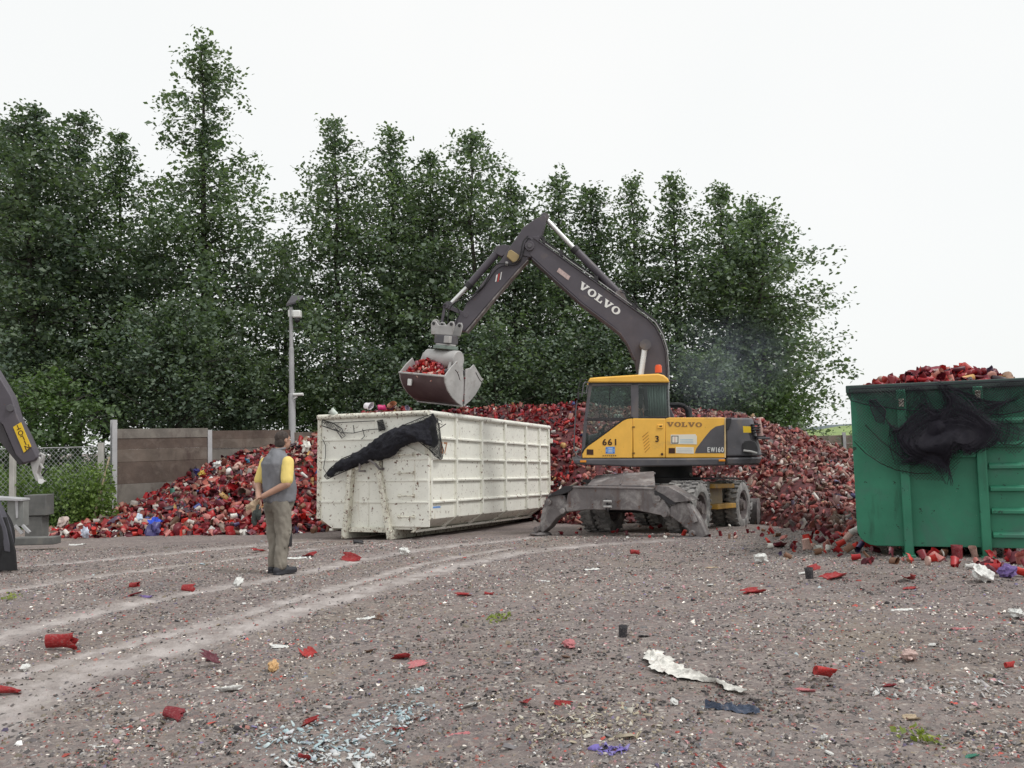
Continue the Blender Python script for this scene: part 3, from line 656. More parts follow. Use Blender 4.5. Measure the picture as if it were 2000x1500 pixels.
# tall weeds behind the wire fence
def weeds(name, x0, x1, y0, y1, n, hmin, hmax, mt):
    P = []; r = []
    for _ in range(n):
        y = rng.uniform(y0, y1); x = rng.uniform(x0, x1 if x1 > 0 else -.462*y); h = rng.uniform(hmin, hmax); z0 = gz(y)
        for f in np.arange(.05, 1, .14): P.append((x+rng.normal(0,.05)+.1*f, y+rng.normal(0,.05), z0+h*f)); r.append(.13)
    tag(link(name, leafcloud(name, P, r, 4, .075, mt, 1.2, .1)), kind='stuff')
weeds('tall_weeds', -17.5, -10.6, 24.7, 28.4, 1700, .7, 2.0, leafmat('weed_leaves', (.08,.13,.04), (.12,.19,.055), (.17,.24,.08)))
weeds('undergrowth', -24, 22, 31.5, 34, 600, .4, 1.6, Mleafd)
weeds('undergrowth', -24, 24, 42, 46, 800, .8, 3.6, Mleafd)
# distant hill with pale fields seen past the last tree
Mhill = mat('hillside_fields', (.20,.27,.09), .9, var=.25, scale=.03, dirt=((.05,.09,.04),.56,.02)); Mhillfar = mat('far_wooded_hill', (.11,.14,.15), .9)
def hill(name, pts, Y, depth, m):
    tops = [dp(a, b, Y) for a, b in pts]; V = []; F = []
    for i, q in enumerate(tops): V += [(q.x, q.y-depth, gz(q.y)-2), (q.x, q.y-depth*.5, q.z*.6), (q.x, q.y, q.z), (q.x, q.y+depth, -2)]
    for i in range(len(tops)-1):
        for k in range(3): F.append((i*4+k, (i+1)*4+k, (i+1)*4+k+1, i*4+k+1))
    tag(link(name, np_mesh(name, np.array(V), np.array(F), m, smooth=True)), kind='structure')
hill('hill', [(1100,850),(1400,846),(1560,842),(1600,839),(1640,832),(1700,829),(1900,815),(2200,800),(2600,800)], 260, 90, Mhill)
hill('far_hill', [(900,852),(1400,842),(1560,838),(1620,830),(1680,827),(1800,812),(2100,790),(2600,780)], 700, 100, Mhillfar)

# ================================================================== WHITE CONTAINER
def text_mesh(s, size, ext=.003, bold=.0, m=None, align='CENTER'):
    cu = bpy.data.curves.new('lettering', 'FONT'); cu.body = s; cu.size = size; cu.extrude = ext; cu.offset = bold
    cu.align_x = align; cu.align_y = 'CENTER'; o = bpy.data.objects.new('t', cu); sc.collection.objects.link(o)
    dg = bpy.context.evaluated_depsgraph_get(); me = bpy.data.meshes.new_from_object(o.evaluated_get(dg)); bpy.data.objects.remove(o)
    me.materials.clear()
    if m: me.materials.append(m)
    return me
def frame_at(o, xdir, tilt=0, tiltx=0):
    x = Vector((xdir[0], xdir[1], 0)).normalized(); y = Vector((-x.y, x.x, 0))
    M = Matrix(((x.x,y.x,0,o[0]),(x.y,y.y,0,o[1]),(0,0,1,o[2]),(0,0,0,1)))
    return M @ Matrix.Rotation(tilt, 4, 'Y') @ Matrix.Rotation(tiltx, 4, 'X')
g0 = dp(836, 1050, 17.35)
ang = R(66.5)
MW = frame_at((g0.x, g0.y, gz(17.35)), (math.cos(ang), math.sin(ang)), R(2.4))
FW = Frame(MW)
W_ = FW.on(624, 930, 0, 0).y; Lc = FW.on(1071, 900, 1, 0).x; H_ = FW.on(845, 806, 0, 0).z
Zc = FW.on(836, 1010, 0, 0).z; Zb = .17
print('white container W L H', W_, Lc, H_, Zc)
wc = empty('skip_container', MW, 'white ribbed steel skip container with chipped paint and a black net hanging over its front', 'container')
ch = .34
prof = [(ch, Zb), (W_-ch, Zb), (W_, Zc-.05), (W_, H_), (W_-.05, H_), (W_-.05, Zc), (W_-ch-.02, Zb+.05), (ch+.02, Zb+.05), (.05, Zc), (.05, H_), (0, H_), (0, Zc-.05)]
shell = MB(); shell.prism(prof, .04, Lc, 0)
shell.prism([(ch, Zb), (W_-ch, Zb), (W_, Zc-.05), (W_, H_-.005), (0, H_-.005), (0, Zc-.05)], 0, .05, 0)
shell.prism([(ch, Zb), (W_-ch, Zb), (W_, Zc-.05), (W_, H_-.005), (0, H_-.005), (0, Zc-.05)], Lc-.05, Lc+.002, 0)
part('body_shell', shell, Mwhite, wc, .008)
rr = .055
for name_, a, b in (('top_rail',(-.02,-.02,H_),(Lc+.03,-.02,H_)),('top_rail',(-.02,W_+.02,H_),(Lc,W_+.02,H_)),('top_rail',(-.03,-.03,H_),(-.03,W_+.03,H_)),('top_rail',(Lc+.02,0,H_),(Lc+.02,W_,H_))):
    part(name_, MB().cyl(a, b, rr, 12), Mwrim if a[0] < 0 and b[0] < 0 else Mwhite, wc)
posts_px = [889, 939, 985, 1026, 1052]
px_x = [FW.on(p, 900, 1, 0).x for p in posts_px]; px_x = [.06]+px_x+[Lc-.04]
def side_post(x, wd=.075):
    m = MB(); m.box((x-wd/2, -.055, Zc-.02), (x+wd/2, .0, H_-.05))
    m.add([(x-wd/2,-.055,Zc-.02),(x+wd/2,-.055,Zc-.02),(x+wd/2,ch-.06,Zb-.02),(x-wd/2,ch-.06,Zb-.02),(x-wd/2,.03,Zc+.02),(x+wd/2,.03,Zc+.02),(x+wd/2,ch+.02,Zb+.03),(x-wd/2,ch+.02,Zb+.03)],
          [(0,1,2,3),(7,6,5,4),(0,4,5,1),(1,5,6,2),(2,6,7,3),(3,7,4,0)])
    return m
for x in px_x: part('side_post', side_post(x), Mwhite, wc, .006)
rz = [FW.on(836, p, 1, 0).z for p in (854, 896, 938, 981)]
for z in rz:
    for a, b in zip(px_x[:-1], px_x[1:]):
        part('side_rib', MB().prism([(-.045, z-.022), (0, z-.028), (0, z+.03), (-.045, z+.012)], a+.04, b-.04, 0), Mwhite, wc, .004)
part('bottom_rail', MB().box((.0, ch-.08, Zb-.05), (Lc, ch+.0, Zb-.003)), Mwhite, wc, .006)
part('bottom_rail', MB().box((.0, W_-ch, Zb-.05), (Lc, W_-ch+.08, Zb-.003)), Mwhite, wc, .006)
# front face
fy = lambda px, py=930: FW.on(px, py, 0, 0).y
fz = lambda px, py: FW.on(px, py, 0, 0).z
sk = [(692,905),(672,1030)], [(744,898),(766,1030)]
yl0, yl1 = fy(692, 905), fy(680, 1030); yr0, yr1 = fy(743, 900), fy(768, 1030); zt_ = fz(745, 900)
for (ya, yb) in ((yl0, yl1), (yr0, yr1)):
    m = MB(); m.bar((-.07, ya, zt_), (-.09, yb, .0), .10, .16, up=(1,0,0)); part('skid_guide', m, Mwrim, wc, .008)
    part('skid_beam', MB().box((-.16, yb-.06, -.02), (Lc-.1, yb+.06, Zb-.003)), Mwrim, wc, .008)
part('cross_beam', MB().box((-.10, yr1+.08, Zb-.06), (.0, yl1-.08, Zb+.04)), Mwrim, wc, .008)
ymid = (yl0+yr0)/2
part('centre_rib', MB().box((-.018, ymid-.02-.03, Zb+.05), (0, ymid-.02, zt_-.02)), Mwhite, wc, .004)
for z in rz:                                            # front horizontal ribs, in lengths between the guides
    yy = lambda z_, a, b: a+(b-a)*(zt_-z_)/zt_
    spans = [(.10, yy(z,yr0,yr1)-.07), (yy(z,yr0,yr1)+.08, yy(z,yl0,yl1)-.08), (yy(z,yl0,yl1)+.07, W_-.05)] if z < zt_ else [(.05, W_-.05)]
    for a, b in spans:
        if b > a: part('front_rib', MB().prism([(-.022, a), (0, a), (0, b), (-.022, b)], z-.018, z+.018, 2), Mwhite, wc, .004)
part('front_rib', MB().box((-.02, yr0+.1, zt_-.28), (0, yl0-.1, zt_-.25)), Mwhite, wc)
part('corner_post', MB().box((-.035, -.045, Zc-.06), (.04, .06, H_-.05)), Mwrim, wc, .006)
part('corner_post', MB().box((-.03, W_-.05, Zc-.06), (.04, W_+.045, H_-.05)), Mwrim, wc, .006)
m = MB(); m.add([(-.03,.0,Zc-.06),(-.03,.07,Zc-.06),(-.03,ch+.05,Zb-.05),(-.03,ch-.03,Zb-.05),(.03,.0,Zc-.06),(.03,.07,Zc-.06),(.03,ch+.05,Zb-.05),(.03,ch-.03,Zb-.05)],
    [(0,1,2,3),(7,6,5,4),(0,4,5,1),(1,5,6,2),(2,6,7,3),(3,7,4,0)]); part('corner_brace', m, Mwrim, wc, .005)
# triangular ladder housing with pitched top
ya, yb = fy(840, 890), yr0-.09; zt2 = fz(790, 893); apy = (ya+yb)/2+.04; za = fz(798, 868)
zb_ = Zb+.06
m = MB(); m.prism([(ya, zb_), (yb-.0, zb_), (yb, zt2), (apy, za), (ya, zt2)], -.055, -.0, 0); part('hook_housing', m, Mwhite, wc, .008)
for z in rz[1:]: part('front_rib', MB().box((-.075, ya+.02, z-.018), (-.055, yb-.02, z+.018)), Mwhite, wc, .004)
for py in (888, 924, 968, 1009):
    m = MB(); q0, q1 = fy(783, py)-.0, fy(811, py); z = fz(797, py)
    m.tube([(-.055,q0,z),(-.14,q0,z),(-.14,q1,z),(-.055,q1,z)], .014, 6); part('step_rung', m, Mwrim, wc)
    for q in (q0, q1): part('bolt_plate', MB().box((-.066, q-.03, z-.04), (-.056, q+.03, z+.04)), Mwrim, wc, .003)
hook = [FW.on(a, b, 0, -.22) for a, b in ((702,920),(703,904),(709,898),(722,899),(733,906),(741,916))]
part('hook_bar', MB().tube([(0-.02, hook[0].y, hook[0].z)]+hook+[(-.02, hook[-1].y, hook[-1].z)], .024, 8), Mrustarm, wc)
part('latch', MB().cyl((-.13, yl0-.13, zt_-.12), (-.0, yl0-.13, zt_-.12), .055, 12), Mwrim, wc)
part('lashing_lug', MB().box((Lc-.02, -.12, H_-.42), (Lc+.05, -.05, H_-.30)), Mwhite, wc, .004)
part('lashing_lug', MB().box((Lc-.02, -.12, .95), (Lc+.05, -.05, 1.05)), Mwhite, wc, .004)
def face_text(s, size, loc, frame_parent, m, rotz=0, name='stencil', bold=0, sx=1, rotfull=None):
    me = text_mesh(s, size, .002, bold, m); o = link(name, me, frame_parent); o.location = loc
    o.rotation_euler = rotfull or (R(90), 0, rotz); o.scale = (sx,1,1); return o
tq = FW.on(866, 876, 1, 0); t1 = face_text('67', .34, (tq.x, -.004, tq.z), wc, Mrustl, 0, 'stencil_number', .002)
q = FW.on(853, 1000, 1, 0); part('blue_tape', MB().box((q.x-.22, -.004, q.z+.08), (q.x+.15, -.001, q.z+.115)), Mblue, wc)
# contents
def fill(name, corner, xs, ys, hfun, M, n, smin, smax, seed):
    X, Y = np.meshgrid(np.linspace(*xs, 40), np.linspace(*ys, 20)); Z = hfun(X, Y)
    V = np.stack([X.ravel(), Y.ravel(), Z.ravel()], 1); ii = (np.arange(19)[:,None]*40+np.arange(39)[None,:]).ravel()
    F = np.stack([ii, ii+1, ii+41, ii+40], 1); o = link(name+'_bed', np_mesh(name+'_bed', V, F, Mpilebase, smooth=True)); o.matrix_world = M; tag(o, kind='stuff')
    x = rng.uniform(*xs, n); y = rng.uniform(*ys, n); z = hfun(x, y); s = rng.uniform(smin, smax, n)
    scl = np.stack([s, s*rng.uniform(.8,1.1,n), s*rng.uniform(1,1.4,n)], 1); cols = redpal[rng.choice(len(redpal), n, p=redw)]*rng.uniform(.9,1.4,(n,1))
    o = link(name, scatter(name, tri_variants(far_vars), np.stack([x, y, z+s*.3], 1), rotmats(n), scl, cols, Mcups)); o.matrix_world = M; tag(o, kind='stuff')
def hw(X, Y):
    return H_-.32+.46*np.exp(-((X-1.3)/1.6)**2)*np.exp(-((Y-W_*.55)/(W_*.34))**2)+.05*np.sin(X*5)*np.cos(Y*7)
fill('loaded_cups', 0, (.08, Lc-.1), (.08, W_-.08), hw, MW, 1500, .09, .16, 1)
for (px, py, c, s) in ((720, 793, 'white and magenta bottle poking out at the front of the white container load', .2), (745, 795, 'bright magenta cup on the load of the white container', .15), (651, 806, 'pale green plastic scrap at the left end of the white container rim', .16), (796, 797, 'pale lilac cup on the load near the white container net', .14), (765, 790, 'pale orange cup at the top of the white container load', .18)):
    q = dp(px, py, 17.9+(845-px)*.002); col = {'w':(.8,.76,.8),'b':(.55,.03,.16),'p':(.62,.68,.62)}[c[0]] if 'orange' not in c else (.66,.38,.26)
    if 'lilac' in c: col = (.55,.5,.62)
    put('plastic_cup', vmesh('plastic_cup', near_vars[rng.integers(8)], mat('cup_colour', col, .4)), q, s, c, 'plastic cup', rest=False)
# black net bundle hanging over the front
rows = [((846,806),(852,822),.05),((838,818),(858,850),.10),((820,824),(858,880),.13),((800,829),(846,870),.16),((785,832),(822,862),.17),((765,842),(800,868),.17),((740,858),(778,888),.16),((715,874),(752,898),.14),((690,888),(722,902),.12),((665,900),(695,912),.09),((648,914),(668,922),.06),((638,926),(644,931),.03)]
V = []; nn = 14
for i, (a, b, th) in enumerate(rows):
    A = FW.on(a[0], a[1], 0, -.10); B = FW.on(b[0], b[1], 0, -.10); c = (A+B)/2; h = (A-B)/2
    for k in range(nn):
        t = 2*math.pi*k/nn; nz = 1+.25*mnoise.noise(Vector((i*.9, k*1.1, 3)))
        V.append(c+h*math.cos(t)*nz+Vector((-th*math.sin(t)*nz-th*.6, 0, 0)))
F = [(i*nn+k, i*nn+(k+1)%nn, (i+1)*nn+(k+1)%nn, (i+1)*nn+k) for i in range(len(rows)-1) for k in range(nn)]
m = MB(); m.add(V, F); net = link('cargo_net', m.mesh('cargo_net', Mnetbundle), None); net.matrix_world = MW
sb = net.modifiers.new('s', 'SUBSURF'); sb.levels = sb.render_levels = 2
tx = bpy.data.textures.new('net_folds', 'CLOUDS'); tx.noise_scale = .16; tx.noise_depth = 4; dm = net.modifiers.new('d', 'DISPLACE'); dm.texture = tx; dm.strength = .13; dm.mid_level = .5; dm.texture_coords = 'LOCAL'
sb.levels = sb.render_levels = 3
tag(net, 'bundled black net slung diagonally across the front of the white container', 'net')
def strand_net(name, poly, plane, axv, M, frame, step, r, m, label=None, parent=None, jitter=.3, keep=1.0, wav=.0, edge=True):
    """netting of real threads inside an outline given on a plane of the frame"""
    ka = [i for i in range(3) if i != plane]; P = [frame.on(a, b, plane, axv) for a, b in poly]; P2 = [(p[ka[0]], p[ka[1]]) for p in P]
    us = [p[0] for p in P2]; vs = [p[1] for p in P2]; mb = MB()
    def inside(u, v):
        c = False; j = len(P2)-1
        for i in range(len(P2)):
            if (P2[i][1] > v) != (P2[j][1] > v) and u < (P2[j][0]-P2[i][0])*(v-P2[i][1])/(P2[j][1]-P2[i][1])+P2[i][0]: c = not c
            j = i
        return c
    u0, u1, v0, v1 = min(us), max(us), min(vs), max(vs); L = (u1-u0)+(v1-v0)
    def w3(u, v):
        u2 = u+jitter*step*3*mnoise.noise(Vector((u*3, v*3, 0))); v2 = v+jitter*step*3*mnoise.noise(Vector((u*3, v*3, 9)))
        d = axv-abs(wav*mnoise.noise(Vector((u*2.5, v*2.5, 4))))*(1 if axv <= 0 else -1)
        q = [0,0,0]; q[plane] = d; q[ka[0]] = u2; q[ka[1]] = v2; return q
    for sgn in (1, -1):
        k = 0
        while k*step < L:
            run = []
            for j in range(int(L/(step*1.0))+1):
                s_ = j*step; u = u0+s_ if sgn > 0 else u1-s_; v = v0-(u1-u0)+k*step+s_
                if u0 <= u <= u1 and inside(u, v) and random.random() < keep: run.append(w3(u, v))
                else:
                    if len(run) > 1: mb.tube(run, r, 3, cap=False)
                    run = []
            if len(run) > 1: mb.tube(run, r, 3, cap=False)
            k += 1
    e = [w3(*p) for p in P2]
    if edge: mb.tube(e+[e[0]], r*2.2, 4)
    if not mb.v: return None
    o = link(name, mb.mesh(name, m, 0), parent)
    if not parent: o.matrix_world = M
    return o
o = strand_net('cargo_net_edge', [(842,812),(853,818),(858,852),(866,880),(864,898),(856,899),(848,890),(838,880),(842,850)], 1, -.09, MW, FW, .045, .0045, Mhose, wav=.05)
tag(o, 'frayed end of the black net hanging round the corner of the white container', 'net')
o = strand_net('torn_net', [(628,822),(652,826),(668,838),(676,852),(668,856),(660,842),(640,836),(628,834)], 0, -.06, MW, FW, .05, .005, Mhose, wav=.05)
tag(o, 'torn scrap of black net at the upper left corner of the white container', 'net')
for pts in ([(628,824),(650,826),(690,824),(732,822)], [(655,838),(665,845),(690,846),(715,840),(735,838),(752,840)], [(630,858),(636,870),(636,890),(632,915),(640,928)], [(736,822),(742,830),(752,838)],[(846,808),(856,826),(864,830),(862,822),(856,820)],[(852,842),(862,834),(871,828)],[(690,830),(692,846)],[(708,838),(712,852),(706,858)]):
    part('net_cord', MB().tube([FW.on(a, b, 0, -.05) for a, b in pts], .008, 5), Mhose, net)
o = strand_net('net_tail', [(700,884),(668,896),(645,916),(634,930),(640,936),(670,922),(705,908)], 0, -.15, MW, FW, .026, .0045, Mhose, wav=.05, parent=net)
o = strand_net('net_fringe', [(780,832),(820,818),(848,808),(860,830),(864,870),(862,896),(846,884),(820,862),(790,850)], 0, -.22, MW, FW, .035, .0042, Mhose, wav=.10, parent=net)
o = strand_net('net_patch', [(737,822),(748,820),(753,838),(740,842)], 0, -.05, MW, FW, .016, .0040, Mhose, wav=.02, parent=net)
# ================================================================== GREEN CONTAINER
g1 = dp(1775, 1088, 11.35); a25 = R(-22)
xd = Vector((math.cos(a25), math.sin(a25))); off = .75
o1 = (g1.x-xd.x*off, g1.y-xd.y*off, gz(11.4))
MG = frame_at(o1, xd, 0, 0); FG = Frame(MG)
x0 = FG.on(1667, 900, 1, 0).x; Hg = FG.on(1760, 754, 1, 0).z; Zg = FG.on(1740, 1066, 1, 0).z
sk1 = FG.on(1776, 1080, 1, 0).x; sk2 = FG.on(1927, 1080, 1, 0).x; Wg = sk1+sk2-2*x0; x1 = x0+Wg
tl = math.atan2(FG.on(1668, 758, 1, 0).z-FG.on(1990, 744, 1, 0).z, x1-x0)
print('green W H', Wg, Hg, Zg, 'top slope', tl)
gc = empty('skip_container', MG, 'tall green steel container heaped with red cups, cut off by the right edge', 'container')
rc = .22; LG = 6.0
def outline(i=0):
    p = [(x0+i, Hg), (x0+i, Zg+rc)]
    p += [(x0+rc-(rc-i)*math.cos(t), Zg+rc-(rc-i)*math.sin(t)) for t in np.linspace(.2, math.pi/2, 5)]
    p += [(x1-rc+(rc-i)*math.sin(t), Zg+rc-(rc-i)*math.cos(t)) for t in np.linspace(0, math.pi/2-.2, 5)]
    return p+[(x1-i, Zg+rc), (x1-i, Hg)]
po = outline(0); pi_ = outline(.05)
sh = MB(); sh.prism(po+pi_[::-1], .04, LG, 1); sh.prism([(a, b-.004) for a, b in po], 0, .05, 1); sh.prism(po, LG-.05, LG+.003, 1)
part('body_shell', sh, Mgreen, gc, .008)
for x in (sk1, sk2):
    zc_ = .02
    part('skid_guide', MB().box((x-.055, -.09, Zg-.12), (x+.055, -.0, Hg-.05)), Mgreen, gc, .01)
    part('skid_foot', MB().box((x-.075, -.11, -.03), (x+.075, .3, Zg-.1)), Mgreen, gc, .012)
    part('skid_beam', MB().box((x-.06, .3, .0), (x+.06, LG-.1, Zg-.004)), Mgreen, gc, .01)
zr = FG.on(1880, 885, 1, 0).z
part('cross_beam', MB().box((sk2-.46, -.085, zr-.05), (sk2-.06, -.0, zr+.04)), Mgreen, gc, .01)
part('hook_plate', MB().box((sk1+.06, -.03, zr+.05), (sk2-.06, -.0, zr+.09)), Mgreen, gc, .006)
for py in (822, 868, 910, 954, 998, 1045):
    z = FG.on(1965, py, 1, 0).z
    part('front_rib', MB().prism([(-.05, z-.03), (0, z-.04), (0, z+.045), (-.05, z+.01)], sk2+.08, x1-.06, 0), Mgreen, gc, .006)
part('top_rail', MB().box((x0-.05, -.06, Hg-.07), (x1+.05, .06, Hg+.035)), mat('net_dark_rail', (.045,.065,.062), .7, dirt=((.03,.10,.07),.55,4)), gc, .015)  # front rail: darkness under the overlying net put into its colour
part('top_rail', MB().box((x0-.05, .06, Hg-.07), (x0+.06, LG, Hg+.035)), Mgreen, gc, .015)
part('top_rail', MB().box((x1-.06, .06, Hg-.07), (x1+.05, LG, Hg+.035)), Mgreen, gc, .015)
part('weld_plate', MB().box((sk1-.03, -.1, Hg-.27), (sk1+.03, -.09, Hg-.17)), Mwrim, gc, .003)
part('weld_plate', MB().box((sk2-.03, -.1, Hg-.22), (sk2+.03, -.09, Hg-.10)), Mwrim, gc, .003)
hg_px = [(1690,750),(1730,744),(1770,738),(1790,733),(1805,722),(1830,725),(1850,727),(1880,720),(1900,728),(1940,728),(1990,733),(2040,738)]
hx = [FG.on(a, b, 1, .45).x for a, b in hg_px]; hz = [FG.on(a, b, 1, .45).z for a, b in hg_px]
def hg(X, Y):
    top = np.interp(X, hx, hz)-.03; e = np.clip(np.minimum(np.minimum(Y-.0, (X-x0))/.45, (x1-X)/.4), 0, 1)
    return (Hg-.12)*(1-e)+top*e-.05*np.clip(Y-1, 0, 5)
fill('loaded_cups', 0, (x0+.07, x1-.07), (.07, LG-.1), hg, MG, 1500, .09, .15, 2)
# black net over it: sheer sheet of threads plus the dark gathered clump
Mnetthread = mat('dark_violet_thread', (.016,.014,.022), .9)
o = strand_net('cover_net', [(1666,756),(1760,752),(2010,742),(2035,760),(2035,860),(1985,892),(1950,880),(1900,870),(1878,900),(1860,935),(1800,942),(1745,920),(1700,892),(1668,865)], 1, -.13, MG, FG, .040, .0026, Mhose, jitter=.22, wav=.08, edge=False)
tag(o, 'sheer black net draped over the front of the green container', 'net')
def blob_net(name, outline_px, yv, th, label, m=Mnetbundle, seedv=0, frame=FG, M=MG):
    P = [frame.on(a, b, 1, yv) for a, b in outline_px]; c = sum(P, Vector())/len(P); rings = [1, .82, .6, .35, .12]; V = []; n = len(P)
    for ri, s in enumerate(rings):
        for k, p in enumerate(P):
            q = c+(p-c)*s; q = q+Vector((0, -th*math.sqrt(1-s*s)*(1+.6*mnoise.noise(q*4+Vector((seedv,0,0)))), 0)); V.append(q)
    F = [(i*n+k, i*n+(k+1)%n, (i+1)*n+(k+1)%n, (i+1)*n+k) for i in range(len(rings)-1) for k in range(n)]; F.append(tuple((len(rings)-1)*n+k for k in range(n)))
    mb = MB(); mb.add(V, F); o = link(name, mb.mesh(name, m)); o.matrix_world = M; s_ = o.modifiers.new('s','SUBSURF'); s_.levels = s_.render_levels = 2
    return tag(o, label, 'net')
Mclump = bpy.data.materials.new('net_clump'); nt_, b_ = nodes(Mclump)
b_.inputs['Base Color'].default_value = (.016,.013,.026,1); b_.inputs['Roughness'].default_value = .9
wv = noise_n(nt_, 42, 3, .7); lt = nt_.nodes.new('ShaderNodeMath'); lt.operation = 'LESS_THAN'; lt.inputs[1].default_value = .57
nt_.links.new(wv, lt.inputs[0]); nt_.links.new(lt.outputs[0], b_.inputs['Alpha'])
cl = [(1764,858),(1775,832),(1800,815),(1840,798),(1880,800),(1915,812),(1940,832),(1945,855),(1925,872),(1895,880),(1868,876),(1858,890),(1852,912),(1838,922),(1815,916),(1795,908),(1778,885)]
cnet = o
ctr = (1848, 858)
def grow(P, s, dx=0, dy=0): return [(ctr[0]+(a-ctr[0])*s+dx, ctr[1]+(b-ctr[1])*s+dy) for a, b in P]
gat = empty('gathered_net', MG, 'dark gathered clump of net hanging between the ribs of the green container', 'net')
for s, dx, dy, st in ((1.5,12,-22,.07),(1.36,0,-16,.060),(1.28,8,-14,.050),(1.14,-4,-8,.036),(1.06,6,-6,.028),(1.02,-2,0,.024),(.95,4,-3,.020),(.86,-4,0,.018),(.76,0,0,.016),(.66,3,-2,.014),(.55,-2,0,.013)):
    strand_net('net_fold', grow(cl, s, dx, dy), 1, -.15-.012*(1.3-s)*10, MG, FG, st, .0034, Mnetthread, jitter=2.2, wav=.14, parent=gat, edge=False, keep=.97)
for pts in ([(1668,862),(1690,885),(1720,905),(1750,918),(1790,925),(1820,924)], [(1690,830),(1720,860),(1750,885),(1785,905)], [(1940,850),(1960,868),(1985,870),(2005,858)], [(1700,780),(1715,800),(1740,830),(1770,850)]):
    part('net_cord', MB().tube([FG.on(a, b, 1, -.15) for a, b in pts], .006, 5), Mhose, cnet)
strand_net('net_layer', [(1666,757),(2010,742),(2035,760),(2035,800),(1960,812),(1860,800),(1780,806),(1700,792),(1668,784)], 1, -.15, MG, FG, .034, .0030, Mnetthread, jitter=.9, wav=.06, parent=cnet)
strand_net('net_layer', [(1700,780),(1712,776),(1728,800),(1726,830),(1712,822),(1700,800)], 1, -.17, MG, FG, .018, .0036, Mnetthread, jitter=1.2, wav=.06, parent=cnet)
# ================================================================== SLEEPER WALL, FENCE, LAMP POST
wpts = [dp(222, 900, 26), dp(408, 900, 28)]
wd = (wpts[1]-wpts[0]); wd.z = 0; panel = wd.length; wd.normalize()
wn = Vector((wd.y, -wd.x, 0))   # towards the yard
wall = empty('sleeper_wall', Matrix.Translation((wpts[0].x, wpts[0].y, gz(26))), 'brown timber sleeper wall between galvanised posts on the left behind the heap', 'wall')
org = Vector((wpts[0].x, wpts[0].y, 0)); zb0 = gz(26)
tops = [dp(228,838,26).z, dp(405,841,28).z]
wz = [a-zb0 for a in (dp(230,1010,26.1).z-.25, dp(230,946,26.1).z, dp(230,903,26.1).z, dp(230,878,26.1).z, dp(230,857,26.1).z, dp(230,838,26.1).z)]
Mpl = [mat('sleeper_%s' % n_, c_, .85, var=.3, scale=1.6, dirt=(d_,.5,2.5), streak=((.07,.045,.04),.52,2.5), bump=.5, bscale=25) for n_, c_, d_ in
       (('grey',(.19,.17,.15),(.25,.23,.20)), ('umber',(.115,.085,.07),(.17,.135,.115)), ('brown',(.145,.115,.095),(.21,.175,.15)))]
seq = [0,1,2,1,0,2]
for p_ in range(6):
    base = wd*panel*p_; h_off = -.22*p_ if p_ < 3 else -.66-.1*(p_-3)
    hh = -.09*p_
    for k in range(5):
        m = MB(); a = base+wd*.06; b = base+wd*(panel-.06)
        za, zb2 = wz[k]+hh*k/5.0, wz[k+1]+hh*(k+1)/5.0
        jit = rng.uniform(-.012, .012); c0 = a+wn*jit; c1 = b+wn*jit
        m.bar(c0+Vector((0,0,(za+zb2)/2)), c1+Vector((0,0,(za+zb2)/2)), .14, zb2-za-.001)
        part('sleeper', m, Mpl[(seq[k]+p_) % 3 if p_ else seq[k]], wall, .007)
def hpost(p, zt, zb_, root):
    m = MB(); r = wd*.055; f = wn
    m.bar(p+f*.085+Vector((0,0,zb_)), p+f*.085+Vector((0,0,zt)), .14, .016, up=wn); m.bar(p-f*.085+Vector((0,0,zb_)), p-f*.085+Vector((0,0,zt)), .14, .016, up=wn)
    m.bar(p+Vector((0,0,zb_)), p+Vector((0,0,zt)), .012, .16, up=wn); part('steel_post', m, Mpost, root, 0)
hpost(wd*0, dp(222,820,26).z-zb0, -.1, wall)
for p_ in range(1, 7): hpost(wd*panel*p_, wz[5]-.09*p_+.03, -.2, wall)
# far piece of the same kind of wall, right of the heap
w2a, w2b, w2c = dp(1560, 852, 44), dp(1647, 850, 46), dp(1760, 846, 48.5)
wl2 = empty('sleeper_wall', Matrix.Translation((w2a.x, w2a.y, gz(45))), 'distant brown timber wall beyond the right slope of the heap', 'wall')
for a, b in ((w2a, w2b), (w2b, w2c)):
    a_ = a-Vector((w2a.x,w2a.y,gz(45))); b_2 = b-Vector((w2a.x,w2a.y,gz(45)))
    ht = a_.z; n_ = 5
    for k in range(n_):
        m = MB(); m.bar((a_.x,a_.y,ht*(k+.5)/n_), (b_2.x-.06,b_2.y,ht*(k+.5)/n_), .14, ht/n_-.02); part('sleeper', m, Mpl[(k+1)%3], wl2, .01)
q = w2b-Vector((w2a.x,w2a.y,gz(45))); part('steel_post', MB().box((q.x-.1,q.y-.2,0),(q.x+.06,q.y-.08,q.z+.15)), Mpost, wl2)
